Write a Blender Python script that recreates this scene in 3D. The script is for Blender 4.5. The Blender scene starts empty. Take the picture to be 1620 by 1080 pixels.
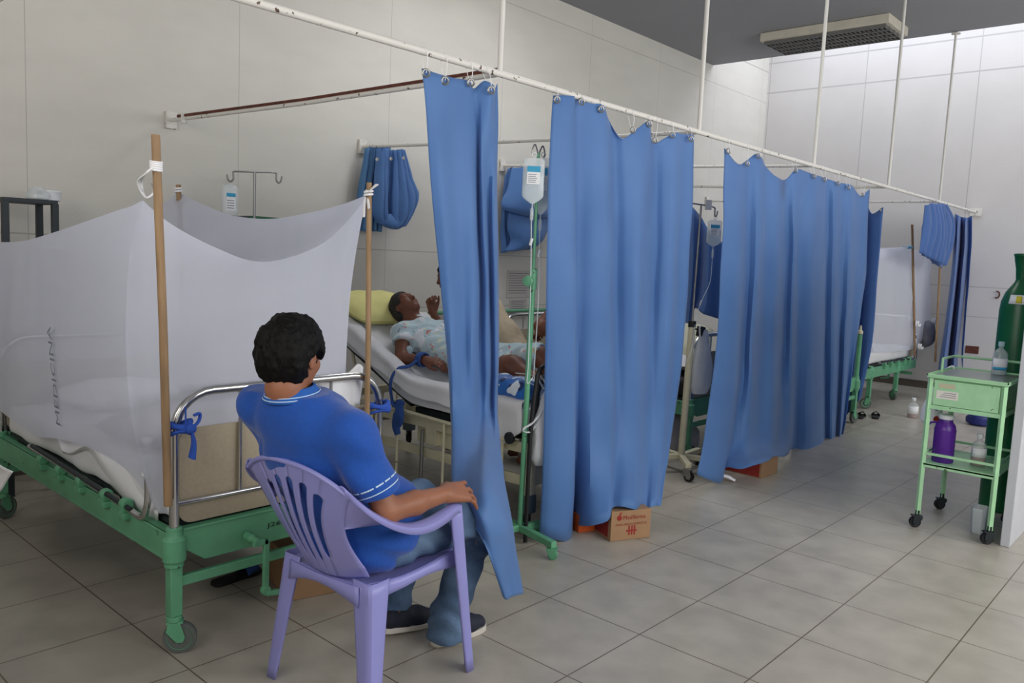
import bpy, math, random
import numpy as np
from mathutils import Vector, Matrix, Euler
random.seed(7)
PI = math.pi
C = bpy.context.scene.collection
SC = bpy.context.scene

# ---------------------------------------------------------------- camera
CAM = np.array([-2.3565, -2.2567, 1.5793])
F = 1276.2
YAW, PITCH, ROLL = 0.731609371, -0.104988186, 0.045061061

def cam_axes():
    f = np.array([math.cos(PITCH)*math.cos(YAW), math.cos(PITCH)*math.sin(YAW), math.sin(PITCH)])
    r = np.cross(f, [0, 0, 1]); r /= np.linalg.norm(r); u = np.cross(r, f)
    return (math.cos(ROLL)*r+math.sin(ROLL)*u, -math.sin(ROLL)*r+math.cos(ROLL)*u, f)
RX, RU, RF = cam_axes()
cd = bpy.data.cameras.new('camera'); cam = bpy.data.objects.new('camera', cd); C.objects.link(cam)
cam.matrix_world = Matrix(((RX[0], RU[0], -RF[0], CAM[0]), (RX[1], RU[1], -RF[1], CAM[1]), (RX[2], RU[2], -RF[2], CAM[2]), (0, 0, 0, 1)))
cd.sensor_width = 36; cd.lens = 36*F/1620; cd.clip_start = 0.05
SC.camera = cam

# ---------------------------------------------------------------- world, light, exposure
SC.view_settings.view_transform = 'Standard'; SC.view_settings.look = 'None'
SC.view_settings.gamma = 1; SC.view_settings.use_curve_mapping = False
SC.view_settings.exposure = 0.0
w = bpy.data.worlds.new('world'); SC.world = w; w.use_nodes = True
w.node_tree.nodes['Background'].inputs[0].default_value = (.80, .86, 1, 1)
w.node_tree.nodes['Background'].inputs[1].default_value = 1.2

def area(name, loc, rot, sx, sy, power, col):
    l = bpy.data.lights.new(name, 'AREA'); l.shape = 'RECTANGLE'; l.size = sx; l.size_y = sy
    l.energy = power; l.color = col
    o = bpy.data.objects.new(name, l); C.objects.link(o); o.location = loc; o.rotation_euler = rot
    return o
# daylight entering by the roof slot at the far end, by the windows of the aisle wall and by the entrance behind
area('skylight_daylight', (9.05, 0.4, 5.45), (0, 0, 0), 1.5, 5.6, 72, (.84, .88, 1))
area('window_daylight', (3.2, -4.35, 2.5), (PI/2, 0, 0), 9.4, 1.9, 225, (1, .975, .93))
area('bay_fill_light', (3.1, 1.8, 4.95), (0, 0, 0), 1.3, 1.8, 42, (.98, .98, 1))  # fill lamp above an invented, unseen roof opening, added to brighten the bays
area('entrance_daylight', (-4.2, -1.2, 2.6), (0, -PI/2, 0), 2.2, 3.6, 105, (1, .97, .93))

# ---------------------------------------------------------------- helpers
def V3(*a): return np.array(a, float)
def at(px, py, ax, val):
    d = RF*F+RX*(px-810)+RU*(540-py)
    return CAM+(val-CAM[ax])/d[ax]*d
def lin(c):
    c = c/255.0
    return c/12.92 if c <= .04045 else ((c+.055)/1.055)**2.4
def rgb(r, g, b): return (lin(r), lin(g), lin(b), 1)

def mat(name, col, rough=.6, metal=0, var=.0, scale=8, bump=0, bscale=60, alpha=1, trans=0, ior=1.45, col2=None, spec=.5, sheen=0, translucent=0, stretch=None, coords='Object', detail=4):
    m = bpy.data.materials.new(name); m.use_nodes = True
    nt = m.node_tree; n = nt.nodes; l = nt.links
    b = n['Principled BSDF']
    b.inputs['Base Color'].default_value = col
    b.inputs['Roughness'].default_value = rough; b.inputs['Metallic'].default_value = metal
    b.inputs['Alpha'].default_value = alpha; b.inputs['Transmission Weight'].default_value = trans
    b.inputs['IOR'].default_value = ior; b.inputs['Specular IOR Level'].default_value = spec
    b.inputs['Sheen Weight'].default_value = sheen
    tc = n.new('ShaderNodeTexCoord'); src = tc.outputs[coords]
    if stretch:
        mp = n.new('ShaderNodeMapping'); mp.inputs['Scale'].default_value = stretch
        l.new(src, mp.inputs[0]); src = mp.outputs[0]
    if var > 0 or col2:
        t = n.new('ShaderNodeTexNoise'); t.inputs['Scale'].default_value = scale; t.inputs['Detail'].default_value = detail
        l.new(src, t.inputs['Vector'])
        r = n.new('ShaderNodeValToRGB')
        c2 = col2 if col2 else tuple(x*(1-var) for x in col[:3])+(1,)
        c1 = col if col2 else tuple(min(1, x*(1+var)) for x in col[:3])+(1,)
        r.color_ramp.elements[0].position = .35; r.color_ramp.elements[1].position = .65
        r.color_ramp.elements[0].color = c2; r.color_ramp.elements[1].color = c1
        l.new(t.outputs['Fac'], r.inputs[0]); l.new(r.outputs[0], b.inputs['Base Color'])
    if bump > 0:
        t2 = n.new('ShaderNodeTexNoise'); t2.inputs['Scale'].default_value = bscale; t2.inputs['Detail'].default_value = 3
        l.new(src, t2.inputs['Vector'])
        bp = n.new('ShaderNodeBump'); bp.inputs['Strength'].default_value = bump; bp.inputs['Distance'].default_value = .01
        l.new(t2.outputs['Fac'], bp.inputs['Height']); l.new(bp.outputs[0], b.inputs['Normal'])
    if translucent > 0:
        tr = n.new('ShaderNodeBsdfTranslucent'); tr.inputs[0].default_value = col
        mx = n.new('ShaderNodeMixShader'); mx.inputs[0].default_value = translucent
        l.new(b.outputs[0], mx.inputs[1]); l.new(tr.outputs[0], mx.inputs[2])
        l.new(mx.outputs[0], n['Material Output'].inputs[0])
    return m

def sheer(name, col, a):
    """woven gauze: part of the light passes straight through the holes"""
    m = mat(name, col, .9, translucent=.5, bump=.12, bscale=40)
    nt = m.node_tree; n = nt.nodes; l = nt.links
    out = n['Material Output']; src = out.inputs[0].links[0].from_socket
    tp = n.new('ShaderNodeBsdfTransparent'); mx = n.new('ShaderNodeMixShader'); mx.inputs[0].default_value = a
    l.new(tp.outputs[0], mx.inputs[1]); l.new(src, mx.inputs[2]); l.new(mx.outputs[0], out.inputs[0])
    return m

class MB:
    def __init__(s): s.v = []; s.f = []
    def add(s, vs, fs):
        k = len(s.v); s.v += [tuple(map(float, v)) for v in vs]; s.f += [tuple(i+k for i in f) for f in fs]; return s
    def box(s, c, d, rot=(0, 0, 0)):
        R = Euler(rot).to_matrix(); c = Vector([float(x) for x in c])
        vs = [c+R @ Vector((x*d[0]/2, y*d[1]/2, z*d[2]/2)) for x in (-1, 1) for y in (-1, 1) for z in (-1, 1)]
        return s.add(vs, [(0, 1, 3, 2), (4, 6, 7, 5), (0, 4, 5, 1), (2, 3, 7, 6), (0, 2, 6, 4), (1, 5, 7, 3)])
    def box2(s, a, b):
        return s.box([(x+y)/2 for x, y in zip(a, b)], [abs(x-y) for x, y in zip(a, b)])
    def tube(s, pts, r, n=10, close=False, cap=True, flat=None):
        pts = [np.array(p, float) for p in pts]; m = len(pts)
        rs = [r]*m if np.isscalar(r) else list(r)
        T = []
        for i in range(m):
            if close: t = pts[(i+1) % m]-pts[i-1]
            else: t = pts[min(i+1, m-1)]-pts[max(i-1, 0)]
            T.append(t/(np.linalg.norm(t)+1e-12))
        ref = np.array([0, 0, 1.]) if abs(T[0][2]) < .9 else np.array([1., 0, 0])
        N = np.cross(T[0], ref); N /= np.linalg.norm(N); vs = []
        for i in range(m):
            N = N-T[i]*(N@T[i]); N /= np.linalg.norm(N)+1e-12; B = np.cross(T[i], N)
            for j in range(n):
                a = 2*PI*j/n
                vs.append(pts[i]+rs[i]*(math.cos(a)*N+math.sin(a)*B*(flat or 1)))
        fs = []
        for i in range(m if close else m-1):
            i2 = (i+1) % m
            for j in range(n):
                j2 = (j+1) % n
                fs.append((i*n+j, i*n+j2, i2*n+j2, i2*n+j))
        if cap and not close:
            fs.append(tuple(range(n))[::-1]); fs.append(tuple((m-1)*n+j for j in range(n)))
        return s.add(vs, fs)
    def lathe(s, prof, c=(0, 0, 0), axis=(0, 0, 1), n=24):
        ax = Vector(axis).normalized(); q = Vector((0, 0, 1)).rotation_difference(ax); c = Vector([float(x) for x in c]); vs = []
        for r, z in prof:
            for j in range(n):
                a = 2*PI*j/n; vs.append(c+q @ Vector((r*math.cos(a), r*math.sin(a), z)))
        fs = [(i*n+j, i*n+(j+1) % n, (i+1)*n+(j+1) % n, (i+1)*n+j) for i in range(len(prof)-1) for j in range(n)]
        fs.append(tuple(range(n))[::-1]); fs.append(tuple((len(prof)-1)*n+j for j in range(n)))
        return s.add(vs, fs)
    def cyl(s, a, b, r, n=16): return s.tube([a, b], r, n)
    def prism(s, poly, o, ux, uy, depth):
        """polygon in the plane (ux,uy) at o, extruded by the vector depth"""
        o, ux, uy, depth = [np.array(x, float) for x in (o, ux, uy, depth)]
        k = len(poly); vs = [o+ux*p[0]+uy*p[1] for p in poly]; vs += [v+depth for v in vs]
        fs = [tuple(range(k))[::-1], tuple(range(k, 2*k))]+[(i, (i+1) % k, (i+1) % k+k, i+k) for i in range(k)]
        return s.add(vs, fs)
    def grid(s, P, closeu=False):
        P = np.array(P); a, b = P.shape[:2]
        fs = [(i*b+j, i*b+(j+1) % b, (i+1)*b+(j+1) % b, (i+1)*b+j) for i in range(a-1) for j in range(b if closeu else b-1)]
        return s.add(P.reshape(-1, 3), fs)
    def build(s, name, material, parent=None, smooth=True, bevel=0, solid=0, sub=0, base=None, loc=None):
        vs = np.array(s.v)
        me = bpy.data.meshes.new(name)
        if parent is not None: off = np.array(world_loc(parent))
        elif loc is not None: off = np.array(loc, float)
        else:
            mn = vs.min(0); mx = vs.max(0); off = np.array([(mn[0]+mx[0])/2, (mn[1]+mx[1])/2, mn[2]])
        me.from_pydata([tuple(v) for v in (vs-off)], [], s.f); me.update()
        if smooth:
            me.polygons.foreach_set('use_smooth', [True]*len(me.polygons))
            me.set_sharp_from_angle(angle=math.radians(38))
        me.materials.append(material)
        o = bpy.data.objects.new(name, me); C.objects.link(o)
        if parent is not None: o.parent = parent; o['_w'] = list(off)
        else: o.location = off; o['_w'] = list(off)
        if bevel:
            m = o.modifiers.new('bevel', 'BEVEL'); m.width = bevel; m.segments = 2; m.limit_method = 'ANGLE'; m.angle_limit = math.radians(40)
        if sub:
            m = o.modifiers.new('sub', 'SUBSURF'); m.levels = sub; m.render_levels = sub
        if solid:
            m = o.modifiers.new('solid', 'SOLIDIFY'); m.thickness = solid; m.offset = 0
        return o

def world_loc(o):
    return list(o['_w']) if '_w' in o.keys() else [0, 0, 0]
def empty(name, loc, label=None, cat=None, group=None):
    o = bpy.data.objects.new(name, None); C.objects.link(o); o.location = loc; o['_w'] = list(map(float, loc)); o.empty_display_size = .1
    if label: tag(o, label, cat, group)
    return o
def tag(o, label, cat=None, group=None):
    o['label'] = label
    if cat: o['category'] = cat
    if group: o['group'] = group
    return o
def struct(o): o['kind'] = 'structure'; return o
def copy_tree(o, parent=None):
    c = o.copy(); C.objects.link(c); c.parent = parent
    for ch in list(o.children): copy_tree(ch, c)
    return c

def spline(P, n):
    """Catmull-Rom through points, n samples per span"""
    P = [np.array(p, float) for p in P]; m = len(P); out = []
    for i in range(m-1):
        p0 = P[i-1] if i > 0 else 2*P[0]-P[1]; p1 = P[i]; p2 = P[i+1]; p3 = P[i+2] if i+2 < m else 2*P[-1]-P[-2]
        for k in range(n):
            t = k/n
            out.append(.5*((2*p1)+(-p0+p2)*t+(2*p0-5*p1+4*p2-p3)*t*t+(-p0+3*p1-3*p2+p3)*t**3))
    out.append(P[-1]); return out
def surf(rows, nu=4, nv=6):
    """smooth surface through a net of points (rows of equal length)"""
    R = [spline(r, nu) for r in rows]; R = np.array(R)
    cols = [spline(list(R[:, j]), nv) for j in range(R.shape[1])]
    return np.array(cols).transpose(1, 0, 2)
def hash3(i, j, k):
    h = (i*374761393+j*668265263+k*2147483647+12345) & 0xffffffff
    h = ((h ^ (h >> 13))*1274126177) & 0xffffffff
    return ((h ^ (h >> 16)) & 0xffff)/65535.0
def vnoise(P, sc, seed=0):
    P = np.asarray(P)*sc+seed*17.3; I = np.floor(P).astype(np.int64); f = P-I; f = f*f*(3-2*f); r = 0
    for dx in (0, 1):
        for dy in (0, 1):
            for dz in (0, 1):
                wgt = (f[..., 0] if dx else 1-f[..., 0])*(f[..., 1] if dy else 1-f[..., 1])*(f[..., 2] if dz else 1-f[..., 2])
                r = r+wgt*hash3(I[..., 0]+dx, I[..., 1]+dy, I[..., 2]+dz)
    return r*2-1

# signed-distance body builder: smooth union of round cones and ellipsoids, meshed as ONE closed surface
class SDF:
    def __init__(s, lo, hi, h):
        s.lo = np.array(lo, float); s.h = h
        s.n = (np.ceil((np.array(hi)-s.lo)/h)).astype(int)+1
        s.d = np.full(tuple(s.n), .2, np.float32)
    def win(s, lo, hi):
        a = np.clip(np.floor((lo-s.lo)/s.h).astype(int), 0, s.n); b = np.clip(np.ceil((hi-s.lo)/s.h).astype(int)+1, 0, s.n)
        sl = tuple(slice(x, y) for x, y in zip(a, b))
        ax = [s.lo[i]+s.h*np.arange(a[i], b[i]) for i in range(3)]
        return sl, np.stack(np.meshgrid(*ax, indexing='ij'), -1)
    def mix(s, sl, d, k):
        o = s.d[sl]
        h = np.maximum(k-np.abs(o-d), 0)/k
        s.d[sl] = np.minimum(o, d)-h*h*k*.25
    def cone(s, a, b, ra, rb, k=.02, flat=None, fd=None):
        """flat: factor by which the section is thinned along direction fd"""
        a = np.array(a, float); b = np.array(b, float); R = max(ra, rb)+k+s.h*3
        sl, P = s.win(np.minimum(a, b)-R, np.maximum(a, b)+R)
        ab = b-a; t = np.clip(((P-a)@ab)/(ab@ab+1e-12), 0, 1)[..., None]
        q = P-(a+t*ab)
        if flat:
            u = np.array(fd, float); u /= np.linalg.norm(u); c = (q@u)[..., None]
            q = q+u*c*(1/flat-1)
        d = (np.linalg.norm(q, axis=-1)-(ra+(rb-ra)*t[..., 0]))*(1 if not flat else min(1, (1+flat)/2))
        s.mix(sl, d, k); return s
    def chain(s, pts, rs, k=.02, **kw):
        for i in range(len(pts)-1): s.cone(pts[i], pts[i+1], rs[i], rs[i+1], k, **kw)
        return s
    def ell(s, c, r, k=.02, rot=None):
        c = np.array(c, float); r = np.array(r, float); R = r.max()+k+s.h*3
        sl, P = s.win(c-R, c+R); q = P-c
        if rot is not None: q = q@np.array(rot)
        q0 = np.linalg.norm(q/r, axis=-1); q1 = np.linalg.norm(q/(r*r), axis=-1)+1e-9
        s.mix(sl, q0*(q0-1)/q1, k); return s
    def carve(s, c, r, k=.01):
        c = np.array(c, float); r = np.array(r, float); R = r.max()+k+s.h*3
        sl, P = s.win(c-R, c+R); q = P-c
        q0 = np.linalg.norm(q/r, axis=-1); q1 = np.linalg.norm(q/(r*r), axis=-1)+1e-9
        d = -q0*(q0-1)/q1; o = s.d[sl]; h = np.maximum(k-np.abs(o-d), 0)/k
        s.d[sl] = np.maximum(o, d)+h*h*k*.25; return s
    def cut(s, p, n, box=None):
        """remove the side the normal points to (optionally inside a box)"""
        p = np.array(p, float); n = np.array(n, float); n /= np.linalg.norm(n)
        lo, hi = box if box else (s.lo, s.lo+s.h*(s.n-1))
        sl, P = s.win(np.array(lo, float), np.array(hi, float))
        s.d[sl] = np.maximum(s.d[sl], (P-p)@n); return s
    def rough(s, amp, sc, seed=0, aniso=None):
        idx = np.argwhere(np.abs(s.d) < amp*2+s.h*2); P = s.lo+idx*s.h
        if aniso is not None: P = P*np.array(aniso)
        s.d[tuple(idx.T)] += (amp*vnoise(P, sc, seed)).astype(np.float32); return s
    def mesh(s, smooth_it=1):
        d = s.d; ins = d < 0
        n = d.shape
        cs = [ins[i:n[0]-1+i, j:n[1]-1+j, k:n[2]-1+k] for i in (0, 1) for j in (0, 1) for k in (0, 1)]
        cnt = sum(c.astype(np.int8) for c in cs); act = (cnt > 0) & (cnt < 8)
        idx = np.argwhere(act); vid = -np.ones(act.shape, np.int64); vid[act] = np.arange(len(idx))
        acc = np.zeros((len(idx), 3)); num = np.zeros(len(idx))
        corners = [(i, j, k) for i in (0, 1) for j in (0, 1) for k in (0, 1)]
        vals = {c: d[idx[:, 0]+c[0], idx[:, 1]+c[1], idx[:, 2]+c[2]].astype(float) for c in corners}
        for a in corners:
            for axn in range(3):
                if a[axn] == 0:
                    b = list(a); b[axn] = 1; b = tuple(b)
                    va, vb = vals[a], vals[b]; m = (va < 0) != (vb < 0)
                    t = np.where(m, va/(va-vb+1e-20), 0)
                    p = np.array(a)[None]+np.outer(t, np.eye(3)[axn])
                    acc[m] += p[m]; num[m] += 1
        V = s.lo+(idx+acc/num[:, None])*s.h
        faces = []
        for axn in range(3):
            o = [x for x in range(3) if x != axn]
            a = ins.take(range(n[axn]-1), axn); b = ins.take(range(1, n[axn]), axn)
            ch = np.argwhere(a != b)
            sgn = a[tuple(ch.T)]
            ok = (ch[:, o[0]] > 0) & (ch[:, o[1]] > 0) & (ch[:, o[0]] < n[o[0]]-1) & (ch[:, o[1]] < n[o[1]]-1)
            ch = ch[ok]; sgn = sgn[ok]
            def q(d0, d1):
                c = ch.copy(); c[:, o[0]] -= d0; c[:, o[1]] -= d1; return vid[tuple(c.T)]
            Q = np.stack([q(1, 1), q(0, 1), q(0, 0), q(1, 0)], 1)
            if axn == 1: sgn = ~sgn
            Q[~sgn] = Q[~sgn][:, ::-1]; faces.append(Q)
        Fc = np.concatenate(faces)
        for _ in range(smooth_it):
            S = np.zeros_like(V); cn = np.zeros(len(V))
            for a, b in ((0, 1), (1, 2), (2, 3), (3, 0)):
                np.add.at(S, Fc[:, a], V[Fc[:, b]]); np.add.at(cn, Fc[:, a], 1)
                np.add.at(S, Fc[:, b], V[Fc[:, a]]); np.add.at(cn, Fc[:, b], 1)
            V = V*.5+.5*S/np.maximum(cn, 1)[:, None]
        return V, Fc
    def build(s, name, material, parent=None, it=1, sub=0):
        V, Fc = s.mesh(it); mb = MB(); mb.v = [tuple(v) for v in V]; mb.f = [tuple(int(i) for i in f) for f in Fc]
        o = mb.build(name, material, parent, sub=sub)
        return o
# ---------------------------------------------------------------- materials
M = {}
M['wallw'] = mat('painted_wall', rgb(212, 208, 199), .62, var=.03, scale=2, bump=.15, bscale=45, stretch=(1, 1, 3))
M['ceil'] = mat('ceiling_paint', rgb(148, 149, 153), .8, var=.02, scale=1)
M['white_paint'] = mat('chipped_white_paint', rgb(222, 219, 212), .45, scale=34, detail=6)
M['green'] = mat('green_enamel', rgb(98, 164, 126), .38, var=.08, scale=9)
M['dgreen'] = mat('cylinder_green', rgb(14, 92, 52), .32, var=.08, scale=6)
M['mint'] = mat('mint_enamel', rgb(166, 214, 168), .4, var=.05, scale=14)
M['cream'] = mat('cream_enamel', rgb(214, 208, 178), .42, var=.05, scale=9)
M['chrome'] = mat('chrome', rgb(200, 200, 200), .22, 1)
M['steel'] = mat('brushed_steel', rgb(150, 150, 148), .4, .9)
M['dark'] = mat('dark_steel', rgb(44, 50, 54), .5, .3)
M['rubber'] = mat('black_rubber', rgb(26, 26, 28), .7)
M['grubber'] = mat('grey_rubber', rgb(92, 98, 94), .7)
M['wood'] = mat('stick_wood', rgb(148, 120, 88), .6, var=.2, scale=6, stretch=(9, 9, 1), bump=.1)
M['sheet'] = mat('white_sheet', rgb(226, 226, 228), .85, var=.02, scale=3, bump=.35, bscale=11)
M['cloth_w'] = mat('white_cloth', rgb(236, 236, 238), .85, bump=.2, bscale=20)
M['net'] = sheer('mosquito_net', rgb(236, 239, 250), .77)
M['blue_tie'] = mat('blue_cloth', rgb(44, 84, 178), .85, var=.08, scale=20, bump=.3, bscale=60)
M['blue_dark'] = mat('faded_navy_cloth', rgb(52, 88, 158), .85, var=.1, scale=16, bump=.3, bscale=60)
M['rust'] = mat('rusty_brown', rgb(96, 52, 40), .7, var=.3, scale=30)
M['beige'] = mat('beige_laminate', rgb(170, 158, 136), .45, var=.04, scale=60)
M['plw'] = mat('white_plastic', rgb(228, 232, 236), .4)
M['clear'] = mat('clear_plastic', rgb(232, 240, 244), .12, alpha=.42)
M['bagp'] = mat('milky_plastic_bag', rgb(226, 230, 234), .35, alpha=.72, bump=.6, bscale=26)
M['card'] = mat('cardboard', rgb(158, 124, 92), .8, var=.05, scale=9)
M['red'] = mat('red_print', rgb(146, 42, 36), .7)
M['ink'] = mat('marker_ink', rgb(128, 130, 146), .8)
M['black'] = mat('black_plastic', rgb(20, 20, 22), .5)
M['paper'] = mat('paper', rgb(226, 222, 214), .8)

def curtain_mat(name, c1, c2):
    m = mat(name, c1, .5, col2=c2, scale=2.2, bump=.12, bscale=22, translucent=.32, sheen=.25, spec=.35)
    return m
M['curtain'] = curtain_mat('blue_curtain_fabric', rgb(100, 144, 204), rgb(90, 134, 194))
M['curtain_shaded'] = curtain_mat('shaded_blue_curtain_fabric', rgb(84, 124, 190), rgb(74, 114, 178))  # copy of the curtain blue with shade put into its colour
M['curtain3'] = curtain_mat('teal_blue_curtain_fabric', rgb(104, 152, 196), rgb(92, 140, 190))

# chipped paint: dark specks where the paint has come off
def chips(m, base, chip, thr=.64, sc=38):
    nt = m.node_tree; n = nt.nodes; l = nt.links; b = n['Principled BSDF']
    tc = n.new('ShaderNodeTexCoord'); t = n.new('ShaderNodeTexNoise'); t.inputs['Scale'].default_value = sc; t.inputs['Detail'].default_value = 5
    mx = n.new('ShaderNodeMix'); mx.data_type = 'RGBA'; gt = n.new('ShaderNodeMath'); gt.operation = 'GREATER_THAN'; gt.inputs[1].default_value = thr
    l.new(tc.outputs['Object'], t.inputs['Vector']); l.new(t.outputs['Fac'], gt.inputs[0]); l.new(gt.outputs[0], mx.inputs[0])
    old = b.inputs['Base Color'].links
    if old: l.new(old[0].from_socket, mx.inputs[6])
    else: mx.inputs[6].default_value = base
    mx.inputs[7].default_value = chip; l.new(mx.outputs[2], b.inputs['Base Color'])
chips(M['white_paint'], rgb(222, 219, 212), rgb(96, 78, 66), .645, 30)
chips(M['green'], None, rgb(58, 74, 60), .70, 26)
chips(M['cream'], None, rgb(88, 78, 62), .70, 22)
chips(M['mint'], None, rgb(86, 84, 64), .71, 24)

def line_node(nt, coord, at_, w, period=None):
    n = nt.nodes; l = nt.links
    s = n.new('ShaderNodeMath'); s.operation = 'SUBTRACT'; s.inputs[1].default_value = at_; l.new(coord, s.inputs[0]); o = s.outputs[0]
    if period:
        p = n.new('ShaderNodeMath'); p.operation = 'PINGPONG'; p.inputs[1].default_value = period/2; l.new(o, p.inputs[0]); o = p.outputs[0]
    else:
        p = n.new('ShaderNodeMath'); p.operation = 'ABSOLUTE'; l.new(o, p.inputs[0]); o = p.outputs[0]
    c = n.new('ShaderNodeMath'); c.operation = 'LESS_THAN'; c.inputs[1].default_value = w; l.new(o, c.inputs[0]); return c.outputs[0]
def seams(m, specs, seam_col):
    """panel joints: specs = (axis, position, half width, period)"""
    nt = m.node_tree; n = nt.nodes; l = nt.links; b = n['Principled BSDF']
    g = n.new('ShaderNodeNewGeometry'); sp = n.new('ShaderNodeSeparateXYZ'); l.new(g.outputs['Position'], sp.inputs[0])
    acc = None
    for ax, a, wd, per in specs:
        o = line_node(nt, sp.outputs[ax], a, wd, per)
        if acc is None: acc = o
        else:
            mm = n.new('ShaderNodeMath'); mm.operation = 'MAXIMUM'; l.new(acc, mm.inputs[0]); l.new(o, mm.inputs[1]); acc = mm.outputs[0]
    mx = n.new('ShaderNodeMix'); mx.data_type = 'RGBA'
    old = b.inputs['Base Color'].links[0].from_socket
    l.new(acc, mx.inputs[0]); l.new(old, mx.inputs[6]); mx.inputs[7].default_value = seam_col
    l.new(mx.outputs[2], b.inputs['Base Color'])
M['wall_l'] = mat('left_wall_paint', rgb(212, 209, 200), .6, var=.025, scale=2, bump=.14, bscale=40, stretch=(1, 1, 3), coords='Object')
seams(M['wall_l'], [('X', -.56, .0025, 1.467), ('Z', 1.585, .005, None), ('Z', 1.05, .004, None), ('Z', 4.15, .004, None), ('Z', 4.62, .008, None)], rgb(180, 177, 169))
M['wall_f'] = mat('far_wall_paint', rgb(208, 205, 202), .6, var=.02, scale=2, bump=.1, bscale=40)
seams(M['wall_f'], [('Y', 2.1, .006, 1.467), ('Z', 1.45, .006, None), ('Z', 1.05, .005, None), ('Z', 4.3, .01, None), ('Z', 4.75, .01, None)], rgb(180, 177, 176))

def floor_mat():
    m = mat('beige_floor_tiles', rgb(178, 172, 160), .3, col2=rgb(163, 157, 146), scale=5, detail=8, bump=.05, bscale=12)
    seams(m, [('X', 0, .0028, .5), ('Y', 0, .0028, .5)], rgb(104, 92, 76))
    nt = m.node_tree; n = nt.nodes; l = nt.links; b = n['Principled BSDF']
    t = n.new('ShaderNodeTexNoise'); t.inputs['Scale'].default_value = 2.5; mr = n.new('ShaderNodeMapRange'); mr.inputs[3].default_value = .22; mr.inputs[4].default_value = .42
    tc = n.new('ShaderNodeTexCoord'); l.new(tc.outputs['Object'], t.inputs['Vector']); l.new(t.outputs['Fac'], mr.inputs[0]); l.new(mr.outputs[0], b.inputs['Roughness'])
    return m
M['floor'] = floor_mat()

# ---------------------------------------------------------------- the room
X0, X1, Y0, Y1, ZC = -4.4, 9.9, -4.6, 3.6, 4.38
def slab(name, a, b, m): o = MB().box2(a, b).build(name, m, smooth=False, loc=(0, 0, 0)); return struct(o)
slab('floor', (X0-.2, Y0-.2, -.12), (X1+.2, Y1+.2, 0), M['floor'])
slab('wall_left', (X0-.2, Y1, 0), (X1+.2, Y1+.2, 5.6), M['wall_l'])
slab('wall_far', (X1, Y0, 0), (X1+.2, Y1, 5.6), M['wall_f'])
slab('wall_back', (X0-.2, Y0, 0), (X0, Y1, ZC), M['wallw'])
wr = MB()
wr.box2((X0, Y0-.2, 0), (-2.7, Y0, 5.6)).box2((-2.7, Y0-.2, 0), (8.0, Y0, 1.5)).box2((-2.7, Y0-.2, 3.5), (8.0, Y0, 5.6)).box2((8.0, Y0-.2, 0), (X1, Y0, 5.6))
struct(wr.build('wall_right', M['wallw'], smooth=False, loc=(0, 0, 0)))
cl_ = MB(); hx0, hx1, hy0, hy1 = 2.4, 3.8, .85, 2.75  # ceiling with an added hole out of view, for the bay fill lamp
cl_.box2((X0-.2, Y0-.2, ZC), (hx0, Y1, ZC+.15)).box2((hx1, Y0-.2, ZC), (8.15, Y1, ZC+.15)).box2((hx0, Y0-.2, ZC), (hx1, hy0, ZC+.15)).box2((hx0, hy1, ZC), (hx1, Y1, ZC+.15))
struct(cl_.build('ceiling', M['ceil'], smooth=False, loc=(0, 0, 0)))
sh_ = MB(); sh_.box2((hx0-.05, hy0, ZC+.15), (hx0, hy1, 5)).box2((hx1, hy0, ZC+.15), (hx1+.05, hy1, 5)).box2((hx0, hy0-.05, ZC+.15), (hx1, hy0, 5)).box2((hx0, hy1, ZC+.15), (hx1, hy1+.05, 5))  # shaft around the added hole, only there for the fill lamp
struct(sh_.build('added_light_shaft', M['wallw'], smooth=False, loc=(0, 0, 0)))
slab('trim_1', (8.0, Y0-.2, ZC+.15), (8.15, Y1, 5.6), M['wallw'])
slab('baseboard_left', (X0, Y1-.014, 0), (X1, Y1, .10), mat('baseboard_brown', rgb(92, 84, 76), .6))
slab('baseboard_far', (X1-.014, Y0, 0), (X1, Y1-.014, .10), bpy.data.materials['baseboard_brown'])
# wall_partition: end of the low partition beside the trolley, cut by the right edge of the view
slab('wall_light_blocker', (-3.05, -1.4, 0), (-2.97, 3.6, 1.75), M['wallw'])  # unseen low wall added to keep light off the left floor
pa = at(1578, 862, 2, 0)
pm = MB().box2((pa[0], pa[1]-.062, 0), (pa[0]+2.3, pa[1]-.012, 1.95))
struct(pm.build('wall_partition', mat('grey_white_partition', rgb(196, 198, 204), .5, var=.02), smooth=False, bevel=.004))
# ---------------------------------------------------------------- curtain rails
RY, RZ = 0.505, 2.44
HX = [-1.36, .545, 2.465, 4.386, 6.294, 8.15]
rail = empty('curtain_rail', (HX[0], RY, RZ), 'long chipped white curtain pipe over all bed ends, hung from ceiling rods', 'curtain rail')
def railz(x): return RZ+.012-.008*min(max(x, 0), 4)/4
pts = [(x, RY, railz(x)) for x in np.linspace(-3.6, X1-.02, 40)]
MB().tube(pts, .0165, 12).build('pipe', M['white_paint'], rail)
for x in HX:
    MB().cyl((x, RY, railz(x)), (x, RY, ZC-.02), .0145, 12).build('hanger_rod', mat('rod_white', rgb(214, 212, 206), .45) if x == HX[0] else bpy.data.materials['rod_white'], rail)
    MB().lathe([(.05, 0), (.05, .008), (.02, .014), (.016, .02)], (x, RY, ZC-.021), n=20).build('ceiling_flange', bpy.data.materials['rod_white'], rail)
MB().box2((X1-.016, RY-.07, railz(9)-.05), (X1-.002, RY+.07, railz(9)+.05)).build('wall_plate', M['white_paint'], rail, bevel=.003)
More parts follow.
